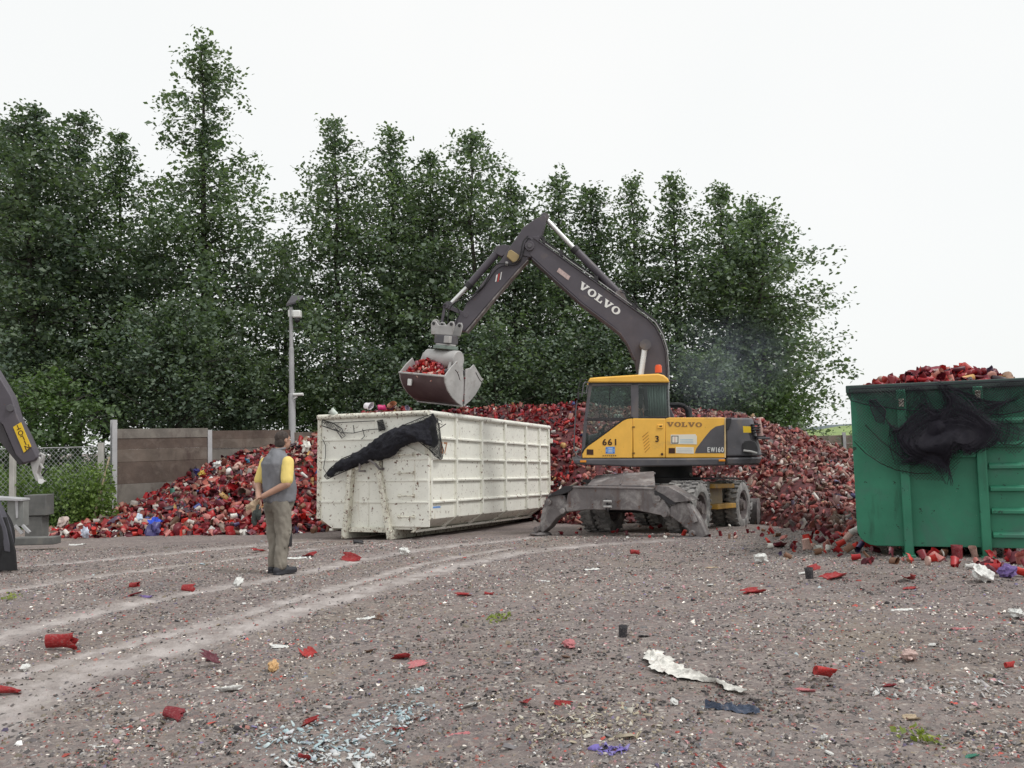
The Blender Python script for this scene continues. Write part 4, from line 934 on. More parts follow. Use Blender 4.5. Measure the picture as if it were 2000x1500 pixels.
# chain link fence
fz0 = gz(25.3)
fa = dp(-90, 873, 24.0); fb = dp(214, 873, 25.9); fa.z = fb.z = fz0
fence = empty('wire_fence', Matrix.Translation((fb.x, fb.y, fz0)), 'grey diamond wire mesh fence between concrete posts left of the sleeper wall', 'fence')
ftop = dp(120, 874, 25.2).z-fz0; fd = (fa-fb); fl = fd.length; fd.normalize()
m = MB(); st = .125
def fp(s, z): return fd*s+Vector((0,0,z))
k = 0
for sgn in (1, -1):
    s0 = -ftop if sgn > 0 else 0
    s = s0
    while s < fl+ftop:
        a = (s, .05) if sgn > 0 else (s, .05); b = (s+ftop*sgn*.8, ftop)
        t0, t1 = 0.0, 1.0
        for lim, side in ((0, 1), (fl, -1)):
            da = (a[0]-lim)*side; db = (b[0]-lim)*side
            if da < 0 and db < 0: t0 = 2
            elif da < 0: t0 = max(t0, da/(da-db))
            elif db < 0: t1 = min(t1, da/(da-db))
        if t0 < t1:
            P0 = fp(a[0]+(b[0]-a[0])*t0, a[1]+(b[1]-a[1])*t0); P1 = fp(a[0]+(b[0]-a[0])*t1, a[1]+(b[1]-a[1])*t1)
            m.tube([P0, P1], .006, 3, cap=False)
        s += st
o = part('wire_mesh', m, mat('dull_wire', (.24,.25,.25), .6), fence, 0, 0); o['kind'] = 'stuff'
part('tension_wire', MB().cyl(fp(0, ftop), fp(fl, ftop), .012, 5), Mpost, fence)
def fpost(px, topy, wpx):
    q = dp(px, 900, 25.1); s = (Vector((q.x,q.y,0))-Vector((fb.x,fb.y,0))).dot(fd); zt = dp(px, topy, 25.1).z-fz0
    part('fence_post', MB().box((fd.x*s-.07, fd.y*s-.18, -.1), (fd.x*s+.07, fd.y*s-.05, zt)), Mconc2, fence, .01)
Mconc2 = mat('pale_concrete_post', (.42,.41,.38), .8)
fpost(30, 882, 8); fpost(205, 864, 7)
q0, q1 = dp(184, 1008, 24.9), dp(214, 892, 25.6)
o = link('wooden_pole', MB().tube([q0, (q0+q1)/2, q1], [.035,.03,.025], 7).mesh('wooden_pole', Mwood)); tag(o, 'thin pale wooden pole leaning against the fence beside the tall steel post', 'pole')
# lamp post with floodlight and two cameras
lpY = 31.4; lb = dp(571, 860, lpY); zg = gz(lpY); lp = empty('lamp_post', Matrix.Translation((lb.x, lpY, zg)), 'grey stepped steel lamp post with a tilted floodlight, behind the man', 'lamp post')
ztop = dp(566, 600, lpY).z-zg; z1 = dp(568, 680, lpY).z-zg; z2 = dp(570, 770, lpY).z-zg
part('pole', MB().tube([(0,0,0),(0,0,z2),(0,0,z2+.02),(0,0,z1),(0,0,z1+.02),(0,0,ztop)], [.125,.125,.095,.095,.07,.07], 14), Mpost, lp)
s_ = lpY/FPX
m = MB(); m.add([(-.16,-.1,ztop+.0),(.30,-.25,ztop+.10),(.46,.05,ztop+.34),(-.02,.2,ztop+.40),(-.16,-.1,ztop+.10),(.30,-.25,ztop+.19),(.46,.05,ztop+.43),(-.02,.2,ztop+.49)],
    [(0,3,2,1),(4,5,6,7),(0,1,5,4),(1,2,6,5),(2,3,7,6),(3,0,4,7)]); part('floodlight_housing', m, Mgrey, lp, .02)
m = MB(); m.add([(-.1,-.08,ztop+.01),(.27,-.2,ztop+.09),(.40,.03,ztop+.32),(.0,.15,ztop+.37),(-.1,-.08,ztop-.01),(.27,-.2,ztop+.07),(.41,.03,ztop+.30),(.0,.15,ztop+.35)],
    [(0,3,2,1),(4,5,6,7),(0,1,5,4),(1,2,6,5),(2,3,7,6),(3,0,4,7)]); part('floodlight_glass', m, Mglass, lp)
part('bracket', MB().bar((0,0,ztop-.05), (.1,0,ztop+.2), .06, .06), Mgrey, lp)
part('camera_box', MB().box((.10,-.22,ztop-.42),(.40,.05,ztop-.14)), Mwhitep, lp, .05)
part('camera_arm', MB().box((-.10,-.06,ztop-.36),(.12,.06,ztop-.10)), Mwhitep, lp, .02)
part('camera_lens', MB().ell((.25,-.1,ztop-.48),(.11,.11,.12)), Mdark, lp)
zc = dp(580, 771, lpY).z-zg
part('bullet_camera', MB().cyl((.10,-.12,zc),(.45,-.18,zc), .055, 12), Mwhitep, lp); part('camera_arm', MB().bar((.05,-.05,zc-.16),(.22,-.12,zc-.08),.05,.05), Mwhitep, lp)
# ================================================================== LEFT EDGE: machine parts, blocks
lmY = 13.2
LMO = dp(-60, 1000, lmY); ML = Matrix.Translation((LMO.x, lmY, gz(lmY))); FL = Frame(ML)
lm = empty('excavator', ML, 'dark grey machine cut off by the left edge, its arm with a yellow lettered plate', 'excavator')
def Lp(pts, y0): return FL.many(pts, 1, y0, (0, 2))
part('arm', MB().prism(Lp([(-60,640),(0,738),(22,775),(34,815),(52,850),(72,893),(66,900),(45,905),(30,888),(5,830),(-40,790),(-90,740)], 0), -.0, .16, 1), Mboom, lm, .015)
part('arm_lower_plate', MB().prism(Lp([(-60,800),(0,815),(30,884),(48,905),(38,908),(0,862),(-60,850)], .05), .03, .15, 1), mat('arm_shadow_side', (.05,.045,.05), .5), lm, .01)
part('pin_cap', MB().cyl(FL.on(20, 797, 1, -.03), FL.on(20, 797, 1, .02), .055, 16), Mgrey, lm, .005)
pc = Lp([(26,834),(41,825),(61,872),(47,884)], -.006)
part('lettered_plate', MB().prism(pc, -.014, -.002, 1), Myplate, lm)
for ch_, (a, b) in zip('TOLIN', ((35,834),(40,845),(44,855),(49,864),(53,873))):
    q = FL.on(a, b, 1, -.015); me = text_mesh(ch_, .105, .002, .001, Mletter); o = link('plate_letter', me, lm); o.location = q; o.rotation_euler = (R(90), R(180-24), 0)
part('coupler', MB().prism(Lp([(57,898),(72,888),(78,896),(74,910),(70,925),(76,938),(82,941),(76,943),(68,938),(62,922)], .05), .06, .2, 1), Mgrab, lm, .01)
part('coupler_hook', MB().tube([FL.on(a, b, 1, .1) for a, b in ((70,893),(80,886),(87,890),(83,898),(78,905),(84,915))], .022, 6), Mgrab, lm)
part('coupler_pin', MB().cyl(FL.on(80, 940, 1, .0), FL.on(80, 940, 1, .2), .04, 10), Mchrome, lm)
part('hose', MB().tube([FL.on(a, b, 1, .12) for a, b in ((52,898),(66,912),(78,908),(90,918),(82,930))], .014, 6), Mhose, lm)
part('mudguard', MB().prism(Lp([(-60,965),(0,972),(12,998),(24,1030),(30,1060),(31,1076),(20,1074),(16,1050),(8,1022),(-6,1005),(-60,1000)], -.6), -.75, -.62, 1), mat('mudguard_grey', (.085,.083,.10), .5), lm, .01)
part('tyre', MB().lathe([(.38,-.12),(.50,-.14),(.55,-.09),(.55,.09),(.50,.14),(.38,.12)], 40, 1, FL.on(-52, 1052, 1, -.62)), Mblack, lm)
part('mud_flap', MB().prism(Lp([(-50,1010),(12,1010),(30,1076),(33,1114),(-50,1116)], -.72), -.74, -.70, 1), Mblack, lm, .006)
bY = 19.5
def block(name, px0, py0, px1, py1, Y, dy, m, label, cat, bev=.015):
    a = dp(px0, py1, Y); b = dp(px1, py0, Y); base = min(a.z, b.z)
    o = link(name, MB().box((0,0,0),(b.x-a.x, dy, b.z-base)).mesh(name, m)); o.location = (a.x, Y, base)
    bb = o.modifiers.new('b','BEVEL'); bb.width = bev; bb.segments = 2; return tag(o, label, cat)
Mconcd = mat('stained_concrete', (.13,.13,.125), .9, var=.25, bump=.4, dirt=((.20,.19,.17),.55,3))
block('concrete_block', 48, 1008, 82, 1050, bY, .3, Mconcd, 'lower dark grey concrete block at the left edge, under the wider block', 'block')
block('concrete_block', 46, 966, 90, 1008, bY-.05, .35, Mconcd, 'upper wide grey concrete block at the left edge in front of the weeds', 'block')
fr = empty('steel_frame', Matrix.Translation((dp(-10,1000,17.5).x, 17.5, gz(17.5))), 'grey steel cabinet on an angled frame at the left edge beside the concrete blocks', 'steel frame'); FF = Frame(fr.matrix_world.copy())
part('cabinet', MB().prism(FF.many([(14,976),(46,976),(46,1028),(14,1028)],1,0,(0,2)), 0, .2, 1), mat('cabinet_grey', (.22,.225,.215), .6), fr, .01)
part('top_plate', MB().prism(FF.many([(-40,968),(20,972),(46,974),(46,978),(-40,976)],1,-.02,(0,2)), -.1, .22, 1), Mpost, fr, .005)
part('cabinet_strip', MB().prism(FF.many([(29,978),(35,978),(34,1012),(31,1012)],1,-.03,(0,2)), -.03, -.003, 1), Mpost, fr, .004)
part('strut', MB().bar(FF.on(30,1026,1,0), FF.on(44,1042,1,0), .05, .05), Mpost, fr); part('strut', MB().bar(FF.on(44,1026,1,0), FF.on(58,1040,1,0), .05, .05), Mpost, fr)
block('concrete_kerb', 22, 1049, 104, 1066, 16.9, .3, Mconcd, 'low grey concrete slab lying on the ground at the left end of the heap', 'slab')
# ================================================================== WHEELED EXCAVATOR
fwd = Vector((-.53, -.848, 0)).normalized(); lft = Vector((-fwd.y, fwd.x, 0))   # machine left = towards the right of the yard view
lft = Vector((.848, -.53, 0)).normalized()
MID = Vector((1.90, 16.5, 0)); SW = MID-fwd*2.45; SW.z = gz(SW.y)
MU = frame_at(SW, (math.cos(R(-3)), math.sin(R(-3))), R(1.0)); FU = Frame(MU)
ex = empty('wheeled_excavator', MU, 'yellow and grey wheeled excavator with raised grey boom, standing in front of the heap', 'excavator')
YN = -1.25; YC = -.28                                            # near side of the body, inner side of the cab
def U2(pts, y=YN): return FU.many(pts, 1, y, (0, 2))
def UP(px, py, y=YN): return FU.on(px, py, 1, y)
def up(name, pts, y0, y1, m, bev=.01, parent=None, plane=None, **k):
    return part(name, MB().prism(U2(pts, y0 if plane is None else plane), y0, y1, 1), m, parent or ex, bev, **k)
# --- base skirt and deck
up('base_skirt', [(1120,897),(1137,896),(1417,894.5),(1417,909.5),(1238,912),(1123,907)], YN-.03, 1.22, Mgrey, .03)
up('engine_deck', [(1300,817),(1418,816),(1418,894),(1300,894)], YN+.06, 1.15, Mgrey, .02)
up('right_storage_box', [(1150,850),(1240,830),(1300,830),(1300,896),(1140,896)], .45, 1.18, Mgrey, .03)
# --- hood side panel (yellow) with grey swoosh
hood = up('hood_panel', [(1300,817.5),(1308,815.5),(1417,815.5),(1417,894),(1300,894)], YN-.012, YN+.08, Myel, .012)
def on_panel(name, pts, y, m, parent, th=.004): return part(name, MB().prism(U2(pts, y), y-th, y, 1), m, parent, 0)
on_panel('grey_swoosh', [(1357,885),(1360,876),(1368,865),(1378,852),(1388,840),(1398,833),(1414.5,829.5),(1414.5,885)], YN-.013, Mgrey, hood, .003)
on_panel('trim_edge', [(1415,815.5),(1417.5,815.5),(1417.5,894),(1415,894)], YN-.013, mat('pale_trim', (.72,.55,.30), .5), hood)
on_panel('sticker', [(1310,849),(1358,848),(1361,852),(1361,868),(1310,867)], YN-.013, Msticker, hood)
on_panel('sticker_frame', [(1311.5,851),(1325,851),(1325,866),(1311.5,866)], YN-.018, Mdark, hood, .002)
on_panel('sticker_inside', [(1313,852.5),(1323.5,852.5),(1323.5,864.5),(1313,864.5)], YN-.021, Msticker, hood, .002)
on_panel('sticker_line', [(1317.7,853),(1318.7,853),(1318.7,864),(1317.7,864)], YN-.024, mat('pink_print',(.6,.25,.22),.6), hood, .002)
for py in (858, 861, 864): on_panel('sticker_print', [(1328,py),(1354,py),(1354,py+1.1),(1328,py+1.1)], YN-.018, mat('pale_blue_print',(.45,.62,.72),.6), hood, .001)
on_panel('sticker', [(1320,873),(1355,873.5),(1355,886),(1320,885)], YN-.013, Msticker, hood)
for py in (876, 879, 882): on_panel('sticker_print', [(1323,py),(1352,py+.2),(1352,py+.9),(1323,py+.7)], YN-.018, Mstext, hood, .001)
on_panel('dark_label', [(1306,875),(1318.5,875),(1318.5,885.5),(1306,885.5)], YN-.013, Mletter, hood)
# slab-serif word
def glyph(ch_):
    if ch_ == 'V': return [[(0,1),(.56,1),(.56,.88),(.46,.86),(.66,.34),(.86,.86),(.74,.88),(.74,1),(1.22,1),(1.22,.88),(1.12,.86),(.76,0),(.48,0),(.1,.86),(0,.88)]], 1.22
    if ch_ == 'L': return [[(0,0),(.98,0),(.98,.42),(.84,.42),(.76,.14),(.46,.14),(.46,.86),(.60,.88),(.60,1),(0,1),(0,.88),(.14,.86),(.14,.14),(0,.12)]], 1.0
    n = 22; o_ = [(.56+.56*math.cos(t), .5+.53*math.sin(t)) for t in np.linspace(0, 2*math.pi, n, endpoint=False)]
    i_ = [(.56+.25*math.cos(t), .5+.37*math.sin(t)) for t in np.linspace(0, 2*math.pi, n, endpoint=False)]
    return [[o_[k], o_[(k+1)%n], i_[(k+1)%n], i_[k]] for k in range(n)], 1.12
def word(p0, p1, h, y, m, parent, name, s='VOLVO', gap=.10):
    """letters laid from p0 to p1 (x,z) on plane y, height h; each letter its own piece"""
    tot = sum(glyph(c)[1] for c in s)+gap*(len(s)-1); d = Vector((p1[0]-p0[0], p1[1]-p0[1])); sx = d.length/tot; d.normalize(); q = Vector((-d.y, d.x)); x = 0
    for c in s:
        polys, w_ = glyph(c); mb = MB()
        for P in polys: mb.prism([tuple(Vector(p0)+d*(x+a)*sx+q*b*h) for a, b in P], y-.004, y, 1)
        part(name, mb, m, parent, 0, 0); x += w_+gap
a, b = UP(1302,833), UP(1371,834); word((a.x,a.z), (b.x,b.z), (UP(1302,824).z-a.z), YN-.0135, Mfaded, hood, 'maker_lettering')
def utext(s, px, py, hpx, m, parent, name, sx=1, bold=.004, y=YN-.016, rot=0, sp=None):
    q = UP(px, py, y); h = (UP(px, py-hpx/2, y).z-UP(px, py+hpx/2, y).z)/.72
    me = text_mesh(s, h, .002, 0, m)
    if bold > .004:                                   # heavier strokes: the same letter laid three times
        bm = bmesh.new(); bm.from_mesh(me); g = list(bm.verts)+list(bm.edges)+list(bm.faces)
        for dx_, dz_, dy_ in ((h*.045,0,.0012),(0,h*.03,.0024),(h*.045,h*.03,.0036)):
            r_ = bmesh.ops.duplicate(bm, geom=g); bmesh.ops.translate(bm, vec=(dx_,dz_,dy_), verts=[e_ for e_ in r_['geom'] if isinstance(e_, bmesh.types.BMVert)])
        bm.to_mesh(me); bm.free()
    o = link(name, me, parent); o.location = q; o.rotation_euler = (R(90), rot, 0); o.scale = (sx,1,1); return o
for c, px in zip('EW160', (1383.5, 1392, 1399, 1404.5, 1410.8)): utext(c, px, 879.3, 10, Mwletter, hood, 'model_lettering', .72 if c != 'W' else .55, .006, y=YN-.019)
# --- cab
cab = up('cab_lower_body', [(1300,817.5),(1299.5,894),(1237,894),(1236,817)], YN-.01, YC, Myel, .015)
door = up('door_panel', [(1137.5,894.5),(1137.3,886),(1141,879),(1148,871.5),(1165,860),(1184,846),(1205,830),(1217,821.5),(1226,818),(1235.5,817),(1235.5,894.5)], YN-.012, YN+.05, Myel, .012)
on_panel('door_seam_hinge', [(1235,833),(1240,833),(1240,835),(1235,835)], YN-.014, Mletter, door, .01); on_panel('door_seam_hinge', [(1235,884),(1240,884),(1240,886),(1235,886)], YN-.014, Mletter, door, .01)
for k in range(6): on_panel('vent_slot', [(1254+k*1.0,860+k*6-7),(1266+k*0.6,851+k*6-8),(1266.8+k*.6,852+k*6-8),(1255+k*1.0,861.4+k*6-7)], YN-.011, mat('slot_shadow',(.50,.22,.03),.5) if k == 0 else bpy.data.materials['slot_shadow'], cab, .003)
part('door_handle', MB().box(tuple(UP(1284,829,YN-.03)), tuple(UP(1295,837,YN-.01))), Myel, cab, .012); on_panel('handle_slot', [(1288,831.5),(1293,831.5),(1293,833.5),(1288,833.5)], YN-.031, Mletter, cab, .004)
part('lock', MB().cyl(UP(1293,887,YN-.03), UP(1293,887,YN), .025, 10), Mletter, cab)
for c, px in (('6',1180.3),('6',1190.8),('1',1202)): utext(c, px, 864.5, 12.5, Mletter, door, 'number_lettering', 1.0, .006)
utext('3', 1283, 858, 12, Mletter, cab, 'number_lettering', 1.0, .006)
on_panel('blue_sticker', [(1183,873),(1201,872.5),(1201,886),(1183,886)], YN-.014, Mblue, door)
for c in ((1184,874),(1198,874),(1184,883),(1198,883)): on_panel('sticker_corner', [(c[0],c[1]),(c[0]+2,c[1]),(c[0]+2,c[1]+2),(c[0],c[1]+2)], YN-.019, mat('navy',(.03,.07,.25),.5) if 'navy' not in bpy.data.materials else bpy.data.materials['navy'], door, .001)
for py in (876, 879, 882): on_panel('sticker_print', [(1188,py),(1196,py),(1196,py+1),(1188,py+1)], YN-.019, Msticker, door, .001)
for i in range(7): on_panel('small_print', [(1177+i*4,889.3),(1179.6+i*4,889.3),(1179.6+i*4,891),(1177+i*4,891)], YN-.014, Mletter, door, .001)
on_panel('dark_label', [(1146,877.5),(1159,878),(1159,888.5),(1146,888)], YN-.014, Mletter, door)
# cab frame bars, near side and far side
def bars(y0, y1, near=True):
    nm = 'cab_pillar'
    up(nm, [(1150.5,744),(1157.5,744),(1147,818),(1142,890),(1137.3,894.5),(1134.7,894.5),(1140,830)], y0, y1, Mgrey, .008)
    up(nm, [(1231.5,746),(1247,746),(1247.5,817),(1233,817)], y0, y1, Mgrey, .008)
    up('cab_rail', [(1150,744),(1306,744),(1306,751),(1150,754)], y0, y1, Mgrey, .006)
    if near:
        up('window_rail', [(1143,816.5),(1225,815.5),(1218,822),(1142.5,822)], y0, y1, Mdark, .006)
        up('cab_rail', [(1246,813.5),(1308,813.5),(1308,817.5),(1246,817.5)], y0, y1, Mdark, .004)
        part('door_edge_strip', MB().tube([UP(a, b, y0) for a, b in ((1137,885),(1141,877.5),(1148,870),(1184,844.5),(1206,828),(1217,820),(1226,816.5),(1236,815.5))], .018, 6), Mblack, ex)
        part('window_divider', MB().bar(UP(1191.5,752,YN+.04), UP(1189,815,YN+.04), .02, .02), Mdark, ex)
    up('cab_pillar', [(1303,746),(1306,746),(1308.5,817),(1305.5,817)], y0+(.1 if near else 0), y1, mat('pillar_pale',(.25,.26,.26),.4) if near else Mgrey, .006)
bars(YN, YN+.07); bars(YC-.05, YC, False)
up('cab_rail', [(1137,880),(1300,880),(1300,894),(1137,894)], YC-.05, YC, Mgrey, .01)
up('cab_far_panel', [(1240,817),(1300,817),(1300,894),(1230,894)], YC-.04, YC, Mgrey, .01)
gl = up('window_glass', [(1156,753),(1231,752),(1232,816),(1147,816)], YN+.03, YN+.038, Mglass, 0)
up('window_glass', [(1146,821),(1216,821),(1141,878)], YN+.03, YN+.038, Mglass, 0)
up('window_glass', [(1247,751),(1303,751),(1305,814),(1247,814)], YN+.03, YN+.038, Mglass, 0)
up('window_glass', [(1156,753),(1231,752),(1232,816),(1147,816)], YC-.03, YC-.022, Mglass, 0)
f0, f1 = UP(1151,748,YN+.02), UP(1136,892,YN+.02)
m = MB(); m.add([(f0.x,YN+.05,f0.z),(f0.x,YC-.03,f0.z),(f1.x,YC-.03,f1.z),(f1.x,YN+.05,f1.z)], [(0,1,2,3)]); part('windscreen', m, Mglass, ex, 0)
r0_, r1_ = UP(1306,748), UP(1308,815)
m = MB(); m.add([(r0_.x,YN+.12,r0_.z),(r0_.x,YC-.03,r0_.z),(r1_.x,YC-.03,r1_.z),(r1_.x,YN+.12,r1_.z)], [(0,1,2,3)]); part('rear_glass', m, Mglass, ex, 0)
roof = up('cab_roof', [(1149.5,747),(1150,741),(1153,738),(1168,736.5),(1255,731),(1286,729.5),(1297,732.5),(1305,739),(1308.5,747)], YN-.05, YC+.04, Myel, .035, seg=3, plane=YN-.05)
up('roof_liner', [(1153,746),(1305,746),(1304,749),(1153,750)], YN-.01, YC+.0, Mdark, 0)
# curtain inside the rear side window, seat, driver's controls
m = MB(); pts = []; n_ = 26
for i in range(n_+1):
    f = i/n_; px = 1264+f*36; q = UP(px, 752, YN+.10); q2 = UP(px+4-f*3, 813, YN+.10); dy = .022*math.sin(f*42); pts.append(((q.x, q.y+dy, q.z), (q2.x, q2.y+dy*1.4, q2.z)))
m.add([a for a, b in pts]+[b for a, b in pts], [(i, i+1, n_+2+i, n_+1+i) for i in range(n_)]); cu_ = part('curtain', m, mat('grey_curtain', (.30,.33,.31), .8), ex)
so_ = cu_.modifiers.new('s','SOLIDIFY'); so_.thickness = .006
s0 = UP(1245, 870, -.78)
part('seat', MB().box((s0.x-.30, -.98, s0.z-.08), (s0.x+.22, -.55, s0.z+.06)), Mblack, ex, .04)
part('seat_back', MB().box((s0.x+.16, -.98, s0.z+.06), (s0.x+.30, -.55, s0.z+.72)), Mblack, ex, .04)
part('steering_column', MB().cyl(UP(1183,888,-.78), UP(1176,838,-.78), .04, 8), Mdark, ex)
part('steering_wheel', MB().tube([UP(1176,838,-.78)+Vector((.09*math.cos(t),.19*math.sin(t),.10*math.cos(t))) for t in np.linspace(0,2*math.pi,20)], .014, 6), Mdark, ex)
part('console', MB().box(tuple(UP(1140,880,YN+.1)), tuple(UP(1147,846,YC-.1))), Mdark, ex, .01)
part('wiper', MB().tube([UP(1170,815,YC-.05), UP(1180,775,YC-.05)], .008, 4), Mdark, ex)
# beacon, mirror, handrails, work light stalk
bc = UP(1286, 722, YN+.30); zt_b = UP(1286, 714, YN+.30).z; zr_ = UP(1286, 731, YN+.30).z
part('beacon_base', MB().cyl((bc.x,bc.y,zr_-.03), (bc.x,bc.y,zr_+.03), .08, 14), Mdark, ex, .005)
part('beacon', MB().lathe([(.0,zt_b+.02),(.05,zt_b+.015),(.068,zt_b-.02),(.072,zr_+.03)], 16, 2, (bc.x,bc.y,0)), Morange, ex)
part('mirror_arm', MB().tube([UP(1151,748,YN-.02), UP(1143,746,YN-.12), UP(1140,750,YN-.15), UP(1136,775,YN-.16)], .014, 6), Mgrey, ex)
part('mirror_arm', MB().tube([UP(1147,752,YN-.02), UP(1145,768,YN-.05), UP(1139,768,YN-.15)], .012, 6), Mgrey, ex)
part('mirror', MB().box(tuple(UP(1128,780,YN-.20)), tuple(UP(1131,766,YN-.02))), Mdark, ex, .01)
part('mirror_arm', MB().tube([UP(1144,742,YN), UP(1134,741,YN-.12), UP(1129,764,YN-.12)], .010, 6), Mdark, ex)
part('handrail', MB().tube([UP(a, b, YN-.08) for a, b in ((1127,782),(1125,800),(1122,840),(1121,880),(1125,889),(1132,893))], .014, 6), Mgrey, ex)
part('work_light_stalk', MB().tube([UP(1305,742,YN), UP(1316,744,YN-.05), UP(1322,743.5,YN-.05)], .012, 6), Mdark, ex)
part('side_marker', MB().box(tuple(UP(1133,899,YN-.05)), tuple(UP(1145,903,YN-.02))), Mamber, ex, .004)
part('side_marker', MB().box(tuple(UP(1404,897,YN-.05)), tuple(UP(1416,901,YN-.02))), Mamber, ex, .004)
part('exhaust_guard', MB().tube([UP(a, b, .2) for a, b in ((1308,791),(1325,790),(1336,793),(1343,801),(1345,816))], .05, 8), Mblack, ex)
part('exhaust_pipe', MB().tube([UP(1347,830,.5), UP(1347,800,.5), UP(1343,795,.5)], .055, 10), Mdark, ex)
part('handrail', MB().tube([UP(a, b, .9) for a, b in ((1309,815),(1309,796),(1338,794),(1341,815))], .016, 6), Mblack, ex)
# --- counterweight: rounded in plan
zt1, zt0, zb1 = UP(1420,816).z, UP(1420,893).z, UP(1420,909).z; xL, xR = UP(1417.5,850).x, UP(1494,870).x
def cw(z0, z1, grow0, grow1, top=False):
    def ring(g, z):
        P = [(xL, YN-.0-g*.2)]; rr_ = .62; xr = xR+g
        P += [(xr-rr_+rr_*math.sin(t), YN-g*.2+rr_-rr_*math.cos(t)) for t in np.linspace(.0, math.pi/2, 9)]
        P += [(xr-rr_+rr_*math.sin(t), -YN-rr_-rr_*math.cos(t)) for t in np.linspace(math.pi/2, math.pi, 9)]
        P += [(xL, -YN)]; return [(a, b, z) for a, b in P]
    a, b = ring(grow0, z0), ring(grow1, z1); n = len(a); return MB().add(a+b, [tuple(range(n-1,-1,-1)), tuple(range(n,2*n))]+[(i,(i+1)%n,n+(i+1)%n,n+i) for i in range(n)])
cwt = part('counterweight', cw(zt0+.012, zt1, .06, -.10), Mgrey, ex, .07, seg=3)
part('counterweight_base', cw(zb1, zt0-.004, .0, .07), Mgrey, ex, .04)
on_panel('warning_sticker', [(1451,832),(1466,833),(1467,845),(1452,845)], YN-.07, Myplate, cwt)
m = MB(); P = [UP(a, b, YN+.12) for a, b in ((1452,868),(1454,862),(1460,860),(1470,861),(1477,866),(1480,875))]
part('lifting_recess', MB().prism(U2([(1451,880),(1451,866),(1456,861),(1466,859.5),(1474,863),(1479,872),(1480,882)], YN), YN-.02, YN+.05, 1), Mdark, cwt, .01)
part('recess_bar', MB().tube([UP(1452,880,YN-.04), UP(1468,882,YN-.04), UP(1478,885,YN-.0)], .02, 6), Mgrab, cwt)
part('torn_panel_edge', MB().prism(U2([(1418,817),(1428,817),(1427,826),(1424,834),(1422,840),(1418,838)], YN), YN-.05, YN-.0, 1), Mdark, ex, .005)
m = MB(); x = xR+.01
for k, py in enumerate((829, 834, 839, 844)): part('grille_slat', MB().box((x-.22, YN+.10, UP(1480,py+1.2).z), (x-.06, YN+.9, UP(1480,py-1).z)), Mdark, ex, .006)
cn0 = UP(1484, 856, YN+.25)
# --- boom (centre plane of the machine)
YB = .08; hb = .19
boomP = [(1260,790),(1241,702),(1227,670),(1212,650),(1195,635),(1137,591.4),(1079,539),(1035.5,498.6),(1028,486),(1027,474),(1033,466),(1042.8,464),(1093.5,501.5),(1166,553.7),(1235.6,603),(1264.6,623.3),(1280,639),(1291,660),(1299,684),(1301.8,719),(1303,790)]
boom = up('boom', boomP, YB-hb, YB+hb, Mboom, .012)
up('boom_top_plate', [(1042,463),(1093.5,499.5),(1166,551.5),(1235.6,601),(1264.6,621.3),(1281,637.5),(1292.5,658.5),(1301,683),(1304,719),(1305,790),(1303,790),(1301.8,719),(1299,684),(1291,660),(1280,639),(1264.6,623.3),(1235.6,603),(1166,553.7),(1093.5,501.5),(1042,465.5)], YB-hb-.03, YB+hb+.03, Mboom, 0, plane=YB-hb)
up('boom_bottom_plate', [(1242,702),(1228,670),(1213,650),(1195.5,635.8),(1137,592.2),(1079,539.8),(1040,504),(1038.5,505.5),(1078,541.8),(1136,594),(1194.5,637.8),(1211.5,652),(1226,671.5),(1240,703)], YB-hb-.03, YB+hb+.03, Mboom, 0, plane=YB-hb)
up('boom_foot', [(1255,780),(1303,780),(1345,880),(1290,895)], YB-.25, YB+.25, Mboom, .02)
BY = YB-hb
def bpin(px, py, r, y=BY-.03, name='pin', m=Mboom, ln=.06, parent=None):
    q = UP(px, py, BY); return part(name, MB().cyl((q.x, y, q.z), (q.x, y+ln, q.z), r, 18), m, parent or ex, .006)
bpin(1034.5, 481, .105, BY-.05, ln=.10); bpin(1034.5, 481, .05, BY-.075, m=Mgrey, ln=.04); bpin(1260, 672, .085, BY-.09, ln=.10); bpin(1260, 672, .045, BY-.11, m=Mdark, ln=.04)
a, b = UP(1128,560.5,BY), UP(1206,617,BY); c_ = UP(1136,551,BY)
word((a.x,a.z), (b.x,b.z), .155, BY-.004, Mwletter, boom, 'maker_lettering', gap=.08)
m_ = mat('faded_pink_label', (.52,.40,.38), .6, var=.3, scale=25); part('label_plate', MB().prism(U2([(1092,523),(1114,540),(1110,547.5),(1087.5,530.5)], BY), BY-.008, BY, 1), m_, boom)
m = MB()
for k, (dx) in enumerate((0, .03, .06)):                                 # pipes along the back of the boom
    part('hydraulic_pipe', MB().tube([UP(a, b, YB+dx*4-.12)+Vector((0,0,dx)) for a, b in ((1046,459),(1058,471),(1075,483),(1098,498.5),(1110,508),(1166,547),(1234,596),(1262,616),(1280,630),(1295,655),(1303,682),(1306,719),(1307,760))], .011, 6), Mgrab if k == 0 else Mdark, ex)
for px, py in ((1062,472),(1096,497),(1164,547),(1238,600)): part('pipe_clamp', MB().box(tuple(UP(px-3,py+3,YB-.16)), tuple(UP(px+3,py-3,YB+.16))), Mdark, ex, .004)
